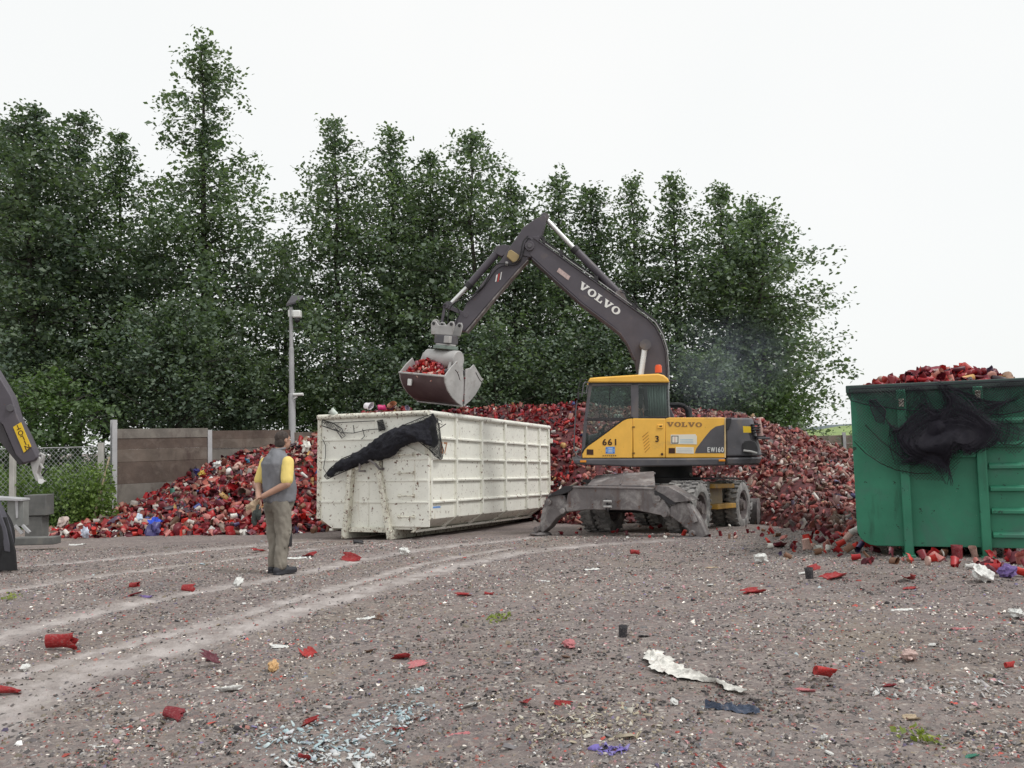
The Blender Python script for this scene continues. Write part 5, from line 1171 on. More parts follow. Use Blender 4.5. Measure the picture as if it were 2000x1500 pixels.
# --- stick
YS = YB; hs = .15; SY = YS-hs
stickP = [(1061.6,420),(1066,422),(1067.4,427),(1061,452),(1053,470),(1046,485),(1032.6,504.4),(1015,521.8),(962,583),(908,646.5),(896,645),(884,634),(891,622),(902,611),(913.7,588.5),(940,555),(960,528),(978,508),(992,487),(1008,465),(1022,444),(1044,428)]
stick = up('stick', stickP, YS-hs, YS+hs, Mboom, .012)
up('stick_underside_plate', [(1030,507),(1015,523),(962,584),(909,647.5),(911.5,649),(964,586),(1017,524.5),(1032,508.5)], SY-.02, YS+hs+.02, Mrustarm, 0, plane=SY)
for s_y in (SY-.035, YS+hs+.0):
    up('hinge_ear', [(1053,461),(1047,492),(1036,503),(1022,500),(1020,486),(1025,472),(1036,463)], s_y, s_y+.035, Mboom, .01, plane=SY)
up('yellow_bracket', [(994,492),(999,490),(1014,500),(1016,507),(1009,513),(1003,514.5),(990,503)], SY-.12, SY-.01, mat('ochre_bracket',(.36,.27,.13),.6), .012, plane=SY)
up('grey_fitting', [(988,512),(993,513),(992,520),(987,519)], SY-.1, SY-.05, Mgrab, .005, plane=SY)
for k, c_ in enumerate((0, 1, 2)):
    up('reflector_stripe', [(967+k*4.2,551),(969.5+k*4.2,551-1.5),(973+k*4.2-.8,536-k*2.2),(970.5+k*4.2-1.2,537-k*2.2)] if k < 2 else [(976,547),(978,546),(980.5,531),(978.5,532)], SY-.006, SY, Mwletter if k != 1 else mat('red_stripe',(.5,.05,.04),.4), 0, plane=SY)
# cylinders
def cylinder(name, base, mid, tip, y, rb, rr2):
    A, B, C_ = UP(*base, y), UP(*mid, y), UP(*tip, y)
    o = part(name, MB().tube([A, B], rb, 16), Mboom, ex, .008); part('cylinder_gland', MB().tube([B-(B-A).normalized()*.05, B+(B-A).normalized()*.07], rb*1.15, 16), Mdark, o, .006)
    part('piston_rod', MB().tube([B, C_], rr2, 12), Mchrome, o)
    part('rod_eye', MB().cyl(C_+Vector((0,-rr2*1.6,0)), C_+Vector((0,rr2*1.6,0)), rr2*1.9, 14), Mgrey, o); part('rod_eye', MB().cyl(A+Vector((0,-rb*1.1,0)), A+Vector((0,rb*1.1,0)), rb*1.2, 14), Mgrey, o)
cylinder('stick_cylinder', (1212,577), (1124,488), (1064,425), YB, .085, .05)
cylinder('bucket_cylinder', (975,489), (916,557), (877,597), YS, .08, .048)
cylinder('boom_cylinder', (1245,812), (1247,765), (1260,674), YB-hb-.10, .10, .062)
up('cylinder_bracket', [(1203,568),(1213,565),(1223,580),(1228,598),(1215,594),(1200,583)], YB-.12, YB+.12, Mrustarm, .01, plane=YB-hb)
up('cylinder_bracket', [(972,480),(985,476),(1000,480),(992,492),(980,500),(970,495)], YB-.1, YB+.1, Mboom, .01, plane=YB-hs)
# linkage at the stick end
def lk(name, a, b, y, w_, m=Mgrey):
    A, B = UP(*a, y), UP(*b, y); o = part(name, MB().bar(A, B, .03, w_, up=(0,1,0)) if False else MB().prism([( (A.x+s*(B.z-A.z)/ (B-A).length*w_/2), (A.z-s*(B.x-A.x)/(B-A).length*w_/2)) for s in (1,-1)]+[((B.x-s*(B.z-A.z)/(B-A).length*w_/2), (B.z+s*(B.x-A.x)/(B-A).length*w_/2)) for s in (1,-1)], y-.015, y+.015, 1), m, ex, .006)
    for q in (A, B): part('link_pin', MB().cyl((q.x,y-.03,q.z),(q.x,y+.03,q.z), w_*.75, 14), m, ex, .004)
for y in (YS-.13, YS+.13):
    lk('link_arm', (871,597), (910,615), y, .085, Mboom); lk('link_arm', (869,598), (862,634), y*1.0, .06, Mboom)
# hoses
def hose(pts, y, r=.016, name='hydraulic_hose'):
    P = [UP(a, b, y+dy) for a, b, dy in pts]; cu = MB().tube(P, r, 6); o = part(name, cu, Mhose, ex); s_ = o.modifiers.new('s','SUBSURF'); s_.levels = s_.render_levels = 1; return o
hose([(1038,468,0),(1028,463,-.05),(1021,470,-.08),(1018,490,-.1),(1015,505,-.08),(1006,514,-.08),(992,517,-.08),(975,513,-.06),(962,520,-.06),(955,540,-.06),(945,560,-.08),(925,576,-.1),(900,585,-.1),(885,592,-.1),(876,605,-.12),(874,625,-.14),(876,645,-.14),(870,660,-.1),(862,666,-.05)], SY-.06)
hose([(1036,466,0),(1030,466,0),(1024,480,-.02),(1022,500,-.02),(1012,518,-.04),(1000,519,-.04),(980,518,0),(966,528,0),(952,552,0),(935,572,0),(912,590,0),(905,600,0)], SY-.03, .012)
hose([(1042,462,.1),(1033,458,.05),(1026,466,0)], SY-.03, .014)
hose([(1208,570,0),(1222,572,0),(1234,585,0),(1246,598,0),(1256,612,.05)], YB-.16, .012)
hose([(1205,566,0),(1226,566,0),(1240,585,0),(1250,606,0)], YB+.1, .012)
hose([(884,592,0),(893,600,0),(899,611,0),(893,622,0),(890,635,0)], SY-.07, .012)
hose([(940,560,0),(931,566,-.02),(926,574,-.03),(935,570,0),(948,555,0)], SY-.05, .011)
up('stick_tip_coupler', [(857,629),(866,634),(880,634),(890,630),(900,640),(896,650),(880,652),(860,650),(852,642)], YS-.14, YS+.14, Mrustarm, .015, plane=SY)
part('lifting_hook', MB().tube([UP(a, b, YS) for a, b in ((846,638),(845,631),(848,626.5),(853,625.5),(857,628),(856,632),(852,633))], .028, 8), Mgrab, ex)
# --- clamshell grab: its own tilt and turn
gq = dp(905, 794, 18.35)
MGr = Matrix.Translation(gq) @ Matrix(((.84,.54,0,0),(-.54,.84,0,0),(0,0,1,0),(0,0,0,1))) @ Matrix.Rotation(R(7.5), 4, 'Y')
FG2 = Frame(MGr); Grel = MU.inverted() @ MGr
def gpart(name, mb, m, bevel=.008, parent=None, smooth=35):
    mb.v = [tuple(Grel @ Vector(v)) for v in mb.v]; return part(name, mb, m, parent or ex, bevel, smooth)
def gy(px, py): q = FG2.on(px, py, 0, 0); return (q.y, q.z)
WB = 1.22
left = [gy(903,793), gy(894,787), gy(884,777), gy(875,763), gy(870,748), gy(868.5,735)]
ltop = [gy(880,719), gy(893,705), gy(897,716), gy(904,720), gy(906,745), gy(905.5,770)]
right = [gy(908,792), gy(918,784), gy(929,771), gy(938,755), gy(943,741)]
rtop = [gy(934,726), gy(926,712), gy(919,719), gy(910,721), gy(909,745), gy(907.5,770)]
for side, outer, top_, dep in (('l', left, ltop, 0), ('r', right, rtop, 0)):
    full = outer+top_
    sp = gpart('grab_side_plate', MB().prism(full, -.03, .0, 0), Mgrab, .006)
    gpart('grab_side_plate', MB().prism(full, -WB, -WB+.03, 0), Mgrab, .006)
    m = MB(); n = len(outer)
    inn = [(a+(.02 if side == 'l' else -.02), b+.015) for a, b in outer]
    m.prism(outer+inn[::-1], -WB+.028, -.028, 0); gpart('grab_shell', m, Mgrabdark, 0, smooth=60)
    e = outer[-1]; gpart('shell_rim', MB().tube([(-WB, e[0], e[1]), (0, e[0], e[1])], .022, 6), Mgrab, 0)
    e = outer[0]; gpart('cutting_lip', MB().box((-WB, e[0]-.02, e[1]-.02), (0, e[0]+.02, e[1]+.03)), Mgrab, .004)
gpart('brace_mark', MB().tube([(-.0+.004, *gy(a, b)) for a, b in ((889,722),(893,727),(896,734),(898,742))], .008, 5), Mdark)
gpart('brace_mark', MB().tube([(.004, *gy(a, b)) for a, b in ((929,727),(933,735),(937,742),(941,746))], .008, 5), Mdark)
# yoke, housing, rotator
def G3(px, py, x): q = FG2.on(px, py, 0, x); return q
hc = G3(884, 703, -.15)
ym = (gy(905,720)[0]); zm = gy(905,722)[1]
gpart('grab_housing', MB().cyl((-WB*.78, ym-.02, zm+.19), (-WB*.10, ym-.02, zm+.19), .20, 22), Mgrab, .02)
for x in (-WB*.80, -WB*.16):
    gpart('grab_yoke', MB().prism([(ym-.30,zm-.12),(ym-.10,zm+.05),(ym+.10,zm+.05),(ym+.28,zm-.12),(ym+.2,zm+.14),(ym+.12,zm+.3),(ym-.14,zm+.3),(ym-.22,zm+.12)], x-.03, x+.03, 0), Mgrab, .01)
    for dy in (-.26, .24): gpart('yoke_pin', MB().cyl((x-.07, ym+dy, zm-.06), (x+.07, ym+dy, zm-.06), .05, 12), Mgrey, .004)
xm = -WB*.42
gpart('rotator_ring', MB().cyl((xm, ym, zm+.40), (xm, ym, zm+.47), .27, 26), mat('greenish_grey', (.20,.25,.22), .6), .01)
gpart('rotator_ring', MB().cyl((xm, ym, zm+.475), (xm, ym, zm+.51), .22, 26), Mgrab, .008)
gpart('rotator_motor', MB().box((xm-.20, ym-.17, zm+.51), (xm+.20, ym+.17, zm+.70)), Mgrey, .02)
gpart('motor_fitting', MB().box((xm+.10, ym-.22, zm+.53), (xm+.24, ym-.12, zm+.68)), Mgrab, .01)
for sy in (-.16, .13):
    P = [(xm-.30,zm+.70),(xm+.26,zm+.70),(xm+.30,zm+.92),(xm+.27,zm+.99),(xm+.18,zm+.99),(xm+.10,zm+.90),(xm-.12,zm+.90),(xm-.20,zm+.99),(xm-.29,zm+.99),(xm-.33,zm+.92)]
    gpart('quick_hitch_plate', MB().prism(P, ym+sy, ym+sy+.03, 1), Mgrab, .012)
    for dx in (-.245, .225): gpart('hitch_pin', MB().cyl((xm+dx, ym+sy-.02, zm+.93), (xm+dx, ym+sy+.05, zm+.93), .035, 12), Mdark, .004)
gpart('hanging_tag', MB().box((-WB*.80, left[3][0]-.14, left[4][1]-.12), (-WB*.72, left[3][0]-.10, left[4][1]+.02)), Mwhitep, .006)
# the load in the grab
yl = left[-1][0]; zl = left[-1][1]; n = 260
x = rng.uniform(-WB+.08, -.10, n); yv = rng.uniform(yl+.06, ym-.08, n); zt3 = zl+.0+.34*np.clip(1-((x+WB*.62)/.55)**2, 0, 1)*np.clip((yv-yl)/.35, 0, 1)
zz = zt3-rng.random(n)*.16; s = rng.uniform(.07, .12, n); P = np.stack([x, yv, zz], 1)
x2 = rng.uniform(-WB+.05, .0, 90); y2_ = rng.normal(gy(907,750)[0], .015, 90); z2_ = rng.uniform(.05, zm-.05, 90)
P = np.concatenate([P, np.stack([x2, y2_, z2_], 1)]); s = np.concatenate([s, rng.uniform(.035,.055,90)]); n = len(P)
o = link('grab_load', scatter('grab_load', tri_variants(far_vars), P, rotmats(n), np.stack([s,s*.9,s*1.25],1), redpal[rng.choice([0,1,2,2,15,1,6,0,8], n)]*rng.uniform(.9,1.3,(n,1)), Mcups)); o.matrix_world = MGr; tag(o, kind='stuff')
o = link('grab_load_bed', MB().prism([(yl+.04,zl-.08),(ym-.06,zl+.02),(ym-.06,.3),(left[1][0]+.1,.25)], -WB+.06, -.06, 0).mesh('grab_load_bed', Mpilebase)); o.matrix_world = MGr; tag(o, kind='stuff')
# --- undercarriage
OC = MID.copy(); OC.z = gz(16.6)
MC = Matrix(((lft.x,fwd.x,0,OC.x),(lft.y,fwd.y,0,OC.y),(0,0,1,OC.z),(0,0,0,1)))   # x: machine left, y: forward
MC = MC @ Matrix.Diagonal((1,1,1,1)); MC = Matrix(((lft.x,-fwd.x,0,OC.x),(lft.y,-fwd.y,0,OC.y),(0,0,1,OC.z),(0,0,0,1)))  # y: rearward (right-handed)
MC = MC @ Matrix.Rotation(math.atan2(gz(19.5)-gz(16.5), 3.3), 4, 'X')
FC = Frame(MC); Crel = MU.inverted() @ MC
def cpart(name, mb, m, bevel=.01, parent=None, smooth=35, seg=2):
    mb.v = [tuple(Crel @ Vector(v)) for v in mb.v]; return part(name, mb, m, parent or ex, bevel, smooth, seg)
def C2(pts, y): return FC.many(pts, 1, y, (0, 2))
def CP(px, py, y): return FC.on(px, py, 1, y)
# outrigger beam
YF = -.16
cpart('outrigger_beam', MB().prism(C2([(1106,1000),(1103,990),(1111.6,951.6),(1119,949),(1277,953),(1288,956),(1296,975),(1308,996),(1309,1004),(1304,1009),(1240,996.5),(1145,995.5)], YF), YF, YF+.42, 1), Mrustarm, .015)
cpart('beam_edge_strip', MB().prism(C2([(1112,950),(1278,953.5),(1278,956),(1112,952.5)], YF), YF-.03, YF+.44, 1), Mrustarm, .004)  # strip along the top edge, same steel as the beam
# sloped plate behind beam
a0, a1, b0, b1 = CP(1147,951,YF+.40), CP(1280,952,YF+.40), CP(1164,932,YF+1.05), CP(1277,924,YF+1.05)
m = MB(); up_ = Vector((0,0,.04)); m.add([a0,a1,b1,b0,a0+up_,a1+up_,b1+up_,b0+up_], [(0,3,2,1),(4,5,6,7),(0,1,5,4),(1,2,6,5),(2,3,7,6),(3,0,4,7)]); cpart('sloped_cover_plate', m, Mrustarm, .008)
m = MB(); mid0, mid1 = (a0+a1)/2, (b0+b1)/2; m.bar(mid0+up_, mid1+up_, .03, .05); cpart('plate_seam', m, Mrustarm, .004)
m = MB(); m.add([a1+up_, b1+up_, CP(1284,952,YF+.75)+up_*0, b1-Vector((0,0,.3)), a1-Vector((0,0,.05))], [(0,1,3,4)]); cpart('plate_cheek', m, Mrustarm, 0)
cpart('plate_lip', MB().prism(C2([(1180,926),(1277,922),(1278,926),(1178,932)], YF+1.05), YF+1.0, YF+1.12, 1), Mrustarm, .006)
# tow hook
for dz in (0, .10): 
    q = CP(1191, 979, YF-.05); cpart('tow_pin', MB().cyl((q.x-.11,q.y-.03,q.z-dz),(q.x+.05,q.y-.03,q.z-dz),.022,8), Mgrab, 0)
cpart('tow_eye', MB().tube([CP(a, b, YF-.06) for a, b in ((1184,974),(1186,985),(1184,995),(1187,999),(1190,994),(1190,984))], .018, 6), Mdark, 0)
# legs
def leg(pts, y0, y1, foot, nm='outrigger_leg'):
    cpart(nm, MB().prism(C2(pts, y0), y0, y1, 1), Mrustarm, .012)
leg([(1309,990),(1320,984),(1332,979),(1341,979),(1347,986),(1358,1002),(1369,1022),(1379,1045),(1374,1050),(1362,1050),(1350,1040),(1330,1023),(1308,1007)], YF+.03, YF+.26, None)
leg([(1066,975),(1073,965),(1086,963),(1103,968),(1107,985),(1100,1002),(1086,1012),(1072,1030),(1060,1040),(1052,1036),(1056,1010),(1060,990)], YF+.03, YF+.26, None)
m = MB().tube([CP(1342,982,YF+.3), CP(1360,1012,YF+.30), CP(1379,1046,YF+.28)], .05, 8); cpart('outrigger_cylinder', m, Mgrab, 0)
m = MB().tube([CP(1344,984,YF-.0), CP(1352,1004,YF-.0), CP(1358,1020,YF-.0)], .05, 8); cpart('leg_rib', m, Mrustarm, 0)
m = MB().tube([CP(1082,1002,YF+.3), CP(1066,1022,YF+.30), CP(1056,1034,YF+.3)], .05, 8); cpart('outrigger_cylinder', m, Mdark, 0)
for cx, cy, rx in ((1358, 1051, .34), (1056, 1042, .22)):
    q = CP(cx, cy, YF+.14); gzl = q.z
    cpart('outrigger_foot', MB().lathe([(0,.05),(.10,.06),(rx*.8,.045),(rx,.015),(rx,0),(0,0)], 20, 2, (q.x, q.y, gzl-.02)), Mrustarm, 0)
    cpart('foot_pin', MB().cyl((q.x, YF-.05, gzl+.09), (q.x, YF+.34, gzl+.09), .055, 12), Mrustarm, .006)
# plates over the leg roots
cpart('leg_guard', MB().prism(C2([(1276,949),(1304,950),(1328,963),(1349,977),(1344,979),(1318,981),(1296,966),(1284,960)], YF-.03), YF-.035, YF-.02, 1), Mrustarm, .003)
q = [CP(1277,949,YF-.03), CP(1305,950,YF-.03), CP(1350,977.5,YF-.03), CP(1344,980,YF-.03)]
m = MB(); dy = Vector((0,.40,.02)); m.add([q[0],q[1],q[2],q[0]+dy,q[1]+dy,q[2]+dy,q[0]-Vector((0,0,.03)),q[1]-Vector((0,0,.03)),q[2]-Vector((0,0,.03))], [(0,1,4,3),(1,2,5,4),(0,6,7,1),(1,7,8,2)]); o_ = cpart('leg_guard_top', m, Mrustarm, 0)
so2 = o_.modifiers.new('s','SOLIDIFY'); so2.thickness = .015
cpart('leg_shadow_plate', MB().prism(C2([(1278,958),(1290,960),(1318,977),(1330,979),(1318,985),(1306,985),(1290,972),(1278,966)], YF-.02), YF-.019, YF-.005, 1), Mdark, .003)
cpart('leg_guard', MB().prism(C2([(1068,972),(1080,962),(1104,949),(1118,949),(1116,957),(1110,961),(1096,966),(1080,968)], YF-.03), YF-.035, YF+.42, 1), Mdark, .006)
for px, py in ((1299, 1004),(1286,974),(1100,998),(1073,981)):
    q = CP(px, py, YF); cpart('pivot_pin', MB().cyl((q.x,YF-.05,q.z),(q.x,YF+.02,q.z), .055, 14), Mrustarm, .006)
# chassis, axles, boxes, steps
cpart('chassis', MB().box((-.42, 1.0, .55), (.42, 4.15, .93)), Myel2, .02)
cpart('chassis_box', MB().box((.42, 2.15, .50), (1.02, 3.05, 1.0)), mat('dull_yellow_grey',(.30,.24,.15),.6, dirt=(MUD,.48,4)), .02)
cpart('chassis_box', MB().box((.42, 1.62, .42), (1.12, 2.0, 1.02)), mat('dull_grey',(.25,.235,.22),.7, dirt=(MUD,.48,4)), .02)
cpart('step_plate', MB().box((.5, 2.10, .46), (1.24, 3.25, .56)), Myel2, .01); cpart('step_plate', MB().box((.5, 2.05, .88), (1.22, 3.25, .97)), Myel2, .01)
cpart('mud_guard', MB().box((.45, 1.9, 1.06), (1.25, 3.45, 1.10)), Mdark, .008)
cpart('chassis_cover', MB().box((-1.2, .9, 1.0), (-.4, 3.6, 1.06)), Mdark, .008)
for k, (px, py) in enumerate(((1302,913),(1318,914),(1330,912),(1352,913),(1372,914))):
    q = FC.on(px, py+3, 1, 2.4); individual(MC @ Vector((q.x*.9, 2.4, 1.10)), .12, 'on the excavator chassis deck, number %d from the left' % (k+1) if False else 'lying on the excavator chassis deck', 'pieces on the excavator chassis')
q = SW-Vector((0,0,SW.z))
sc_ = Crel.inverted() @ Vector((0,0,0))
part('turntable', MB().cyl((0,0,1.0), (0,0,UP(1290,911).z+.05), .55, 30), Mdark, ex, .01); part('turntable_skirt', MB().cyl((0,0,1.0), (0,0,1.12), .72, 30), Mdark, ex, .01)
def wheel_mesh():
    ty = MB(); R0, r0, w_ = .52, .30, .135
    ty.lathe([(r0,-w_*.75),(r0+.03,-w_*.95),(R0*.86,-w_),(R0*.96,-w_*.85),(R0,-w_*.5),(R0,w_*.5),(R0*.96,w_*.85),(R0*.86,w_),(r0+.03,w_*.95),(r0,w_*.75)], 40, 0)
    for k in range(26):
        a = 2*math.pi*k/26
        for sgn in (-1, 1):
            p = Vector((sgn*w_*.55, (R0+.006)*math.cos(a+sgn*.06), (R0+.006)*math.sin(a+sgn*.06))); t = Vector((0,-math.sin(a+sgn*.06),math.cos(a+sgn*.06)))
            ty.bar(p-Vector((w_*.42,0,0))-t*.012*sgn, p+Vector((w_*.42,0,0))+t*.012*sgn, .055, .03, up=(0,math.cos(a),math.sin(a)))
    ri = MB(); ri.lathe([(.10,-.10),(.13,-.10),(.14,-.03),(.25,.02),(.27,-.06),(.275,-w_*.72),(.305,-w_*.80),(.31,-w_*.7)], 32, 0); ri.lathe([(.31,w_*.7),(.305,w_*.8),(.275,w_*.72),(.27,.03),(.25,.02)], 32, 0)
    hu = MB().cyl((-.15,0,0),(.1,0,0),.10,16)
    for k in range(8):
        a = 2*math.pi*k/8; hu.cyl((.0,.18*math.cos(a),.18*math.sin(a)),(.045,.18*math.cos(a),.18*math.sin(a)),.018,6)
        hu.cyl((-.06,.18*math.cos(a),.18*math.sin(a)),(.0,.18*math.cos(a),.18*math.sin(a)),.018,6)
    return ty.mesh('tyre', Mtyre, 30), ri.mesh('rim', Mrim, 40), hu.mesh('hub', Mrim, 40)
tym, rim_, hum = wheel_mesh()
wy = (1.28, 3.90)
def wheel(x, y, outx):
    w_ = bpy.data.objects.new('wheel', None); sc.collection.objects.link(w_); w_.parent = ex; w_.matrix_local = Crel @ Matrix.Translation((x, y, .50)) @ Matrix.Rotation(math.pi if outx > 0 else 0, 4, 'Z') @ Matrix.Rotation(rng.uniform(0,1), 4, 'X')
    for nm, me in (('tyre',tym),('rim',rim_),('hub',hum)): link(nm, me, w_)
for y in wy:
    for x in (1.08, .76, -.76, -1.08): wheel(x, y, 1 if x > 0 else -1)
    cpart('axle', MB().cyl((-1.0,y,.5),(1.0,y,.5),.11,14), Mdark, 0)
# rear dozer blade
cpart('blade_arm', MB().bar((.95,3.95,.55), (1.1,4.7,.45), .12, .18), Mgrab, .01); cpart('blade_arm', MB().bar((-.6,3.9,.55), (-.6,4.7,.45), .12, .16), Mgrab, .01)
bl = [(4.78,.62),(4.72,.50),(4.69,.32),(4.72,.14),(4.80,.0),(4.83,.0),(4.77,.14),(4.74,.32),(4.77,.5),(4.82,.62)]
cpart('dozer_blade', MB().prism(bl, -1.25, 1.27, 0), Mrustarm, .006)
cpart('blade_end_plate', MB().prism([(4.60,.02),(4.85,0),(4.88,.35),(4.84,.62),(4.70,.64),(4.62,.45),(4.58,.2)], 1.27, 1.29, 0), Mrustarm, .004)
# traffic cone on the counterweight ledge
cz = UP(1484, 852, YN+.3).z; zt4 = UP(1483, 816, YN+.3).z; cxw = UP(1485, 850, YN+.25)
part('ledge', MB().box((xR-.12, YN+.02, cz-.06), (xR+.11, YN+.6, cz-.02)), Mgrey, ex, .01)
Mc = MU @ Matrix.Translation((cxw.x, YN+.27, cz-.02))
cone = empty('traffic_cone', Mc, 'slim pale pinkish traffic cone standing at the rear of the excavator body', 'traffic cone')
part('cone_body', MB().lathe([(.008,zt4-cz+.02),(.02,zt4-cz+.02),(.065,.03),(.06,.02)], 14, 2), mat('faded_pink_cone',(.62,.40,.36),.5), cone); part('cone_base', MB().box((-.09,-.09,0),(.09,.09,.025)), Mdark, cone, .005)
# faint exhaust smoke
Msm = bpy.data.materials.new('exhaust_smoke'); Msm.use_nodes = True; n_ = Msm.node_tree; n_.nodes.clear(); o_ = n_.nodes.new('ShaderNodeOutputMaterial'); pv = n_.nodes.new('ShaderNodeVolumePrincipled')
pv.inputs['Color'].default_value = (.62,.68,.85,1)
nf = noise_n(n_, 1.1, 4, .6, dist=.5); tcx = n_.nodes.new('ShaderNodeTexCoord')
ln = n_.nodes.new('ShaderNodeVectorMath'); ln.operation = 'LENGTH'; sb_ = n_.nodes.new('ShaderNodeVectorMath'); sb_.operation = 'DIVIDE'; sb_.inputs[1].default_value = (1.9,1.0,1.5)
n_.links.new(tcx.outputs['Object'], sb_.inputs[0]); n_.links.new(sb_.outputs[0], ln.inputs[0])
fo = ramp(n_, ln.outputs['Value'], [(.15,1),(.95,0)]); mu = n_.nodes.new('ShaderNodeMath'); mu.operation = 'MULTIPLY'; n_.links.new(fo, mu.inputs[0]); n_.links.new(ramp(n_, nf, [(.38,0),(.7,.32)]), mu.inputs[1])
n_.links.new(mu.outputs[0], pv.inputs['Density']); n_.links.new(pv.outputs[0], o_.inputs['Volume'])
q = dp(1412, 712, 20.5); o = link('exhaust_smoke', MB().ell((0,0,0),(1.85,.98,1.45),24,14).mesh('exhaust_smoke', Msm)); o.location = q; tag(o, kind='stuff')
# ================================================================== PEOPLE
def capsule(mb, a, b, ra, rb, n=14):
    a = Vector(a); b = Vector(b); d = (b-a); L = d.length; d.normalize(); pts = []; rs = []
    for t in np.linspace(-math.pi/2+.12, 0, 5): pts.append(a+d*ra*math.sin(t)); rs.append(ra*math.cos(t))
    for f in (.33, .66): pts.append(a+d*L*f); rs.append(ra+(rb-ra)*f)
    for t in np.linspace(0, math.pi/2-.12, 5): pts.append(b+d*rb*math.sin(t)); rs.append(rb*math.cos(t))
    mb.tube(pts, rs, n)
def chain(mb, pts):
    for (a, ra), (b, rb) in zip(pts[:-1], pts[1:]): capsule(mb, a, b, ra, rb)
def loft(mb, rings, n=20, M=None):
    """rings: (cx, cy, z, rx, ry)"""
    base = len(mb.v); M = M or Matrix.Identity(4)
    for cx, cy, z, rx, ry in rings:
        for k in range(n):
            t = 2*math.pi*k/n; e = lambda v: math.copysign(abs(v)**.85, v)
            mb.v.append(tuple(M @ Vector((cx+rx*e(math.cos(t)), cy+ry*e(math.sin(t)), z))))
    m = len(rings)
    for i in range(m-1):
        for k in range(n): k2 = (k+1)%n; mb.f.append((base+i*n+k, base+i*n+k2, base+(i+1)*n+k2, base+(i+1)*n+k))
    mb.f.append(tuple(base+k for k in range(n-1,-1,-1))); mb.f.append(tuple(base+(m-1)*n+k for k in range(n)))
def organic(name, mb, mt, parent, voxel=.008, smooth=6, fold=None):
    me = mb.mesh(name, None, 0); o = bpy.data.objects.new('tmp', me); sc.collection.objects.link(o)
    r = o.modifiers.new('r', 'REMESH'); r.mode = 'VOXEL'; r.voxel_size = voxel; r.use_smooth_shade = True
    s = o.modifiers.new('s', 'SMOOTH'); s.iterations = smooth; s.factor = .5
    dg = bpy.context.evaluated_depsgraph_get(); m2 = bpy.data.meshes.new_from_object(o.evaluated_get(dg)); bpy.data.objects.remove(o)
    if fold:
        amp, fx, fz = fold
        for v in m2.vertices:
            c = v.co; nrm = v.normal; k = mnoise.noise(Vector((c.x*fx, c.y*fx, c.z*fz)))+.5*mnoise.noise(Vector((c.x*fx*2.1+5, c.y*fx*2.1, c.z*fz*2.3+(c.x+c.y)*6)))
            v.co = c+nrm*amp*k
    m2.materials.clear(); m2.materials.append(mt); m2.name = name; m2.polygons.foreach_set('use_smooth', [True]*len(m2.polygons))
    return link(name, m2, parent)
Mskin = mat('skin', (.43,.25,.18), .55, var=.1, scale=8)
Mhair = mat('dark_hair', (.055,.042,.036), .8, var=.35, scale=30, bump=.6, bscale=120)
Mvest = mat('grey_vest', (.19,.193,.21), .8, var=.2, scale=6, bump=.4, bscale=30)
Myshirt = mat('yellow_shirt', (.80,.62,.20), .8, var=.06, scale=6)
Mkhaki = mat('khaki_trousers', (.235,.212,.178), .85, var=.22, scale=5, bump=.6, bscale=26)
Mshoe = mat('dark_shoe', (.035,.035,.042), .6)
def fingers(mb, wrist, d, palm_n, side, curl=.6, s=1.0):
    """palm plus five fingers; d: direction of the hand, palm_n: side the fingers curl to, side: thumb side"""
    d = Vector(d).normalized(); nrm = Vector(palm_n).normalized(); sd = Vector(side).normalized(); w0 = Vector(wrist)
    for k in (-1, 0, 1): capsule(mb, w0+d*.01*s+sd*k*.012*s, w0+d*.085*s+sd*k*.026*s, .017*s, .014*s, 8)
    for k, L in zip((1.25, .45, -.4, -1.2), (.068, .078, .072, .056)):
        p = w0+d*.088*s+sd*k*.021*s; dd = d.copy()
        for j in range(3):
            q = p+dd*L*s*.42; capsule(mb, p, q, (.0095-.001*j)*s, (.0088-.001*j)*s, 8); p = q; dd = (dd+nrm*curl).normalized()
    p = w0+d*.03*s+sd*.03*s; dd = (d*.7+sd*.75+nrm*.3).normalized()
    for j in range(2): q = p+dd*.036*s; capsule(mb, p, q, .0115*s, .0095*s, 8); p = q; dd = (dd+nrm*curl*.4-sd*.2).normalized()
def head(mb, c, look, s=1.0):
    look = Vector(look).normalized(); rt = look.cross(Vector((0,0,1))).normalized(); upv = rt.cross(look)
    M3 = Matrix((rt, look, upv)).transposed(); c = Vector(c); P = lambda x, y, z: c+M3@(Vector((x,y,z))*s)
    mb.ell(P(0,-.012,.022), (.077*s,.096*s,.092*s), 18, 12, M3); mb.ell(P(0,.018,-.045), (.060*s,.072*s,.075*s), 16, 10, M3)
    mb.ell(P(0,.045,-.085), (.035*s,.035*s,.027*s), 12, 8, M3)
    capsule(mb, P(0,.082,.012), P(0,.104,-.022), .010*s, .014*s, 8)       # nose
    capsule(mb, P(-.020,.088,-.055), P(.020,.088,-.055), .007*s, .007*s, 8); capsule(mb, P(-.017,.085,-.066), P(.017,.085,-.066), .008*s, .008*s, 8)
    capsule(mb, P(-.035,.078,.030), P(.035,.078,.030), .011*s, .011*s, 8)
    for k in (-1, 1): mb.ell(P(k*.079,-.006,-.008), (.010*s,.020*s,.033*s), 10, 8, M3)
    return P, M3
def eyes(P, M3, parent, s=1):
    for k in (-1, 1): part('eye', MB().ell(P(k*.031,.074,.008), (.013*s,.011*s,.010*s), 10, 8, M3), Mwhitep, parent); part('pupil', MB().ell(P(k*.031,.084,.008), (.005*s,.003*s,.005*s), 8, 6, M3), Mdark, parent)
mg = gp(551, 1117); pF = Vector((.62, .78, 0)).normalized(); mg = gp(557, 1118); pR = Vector((pF.y, -pF.x, 0))
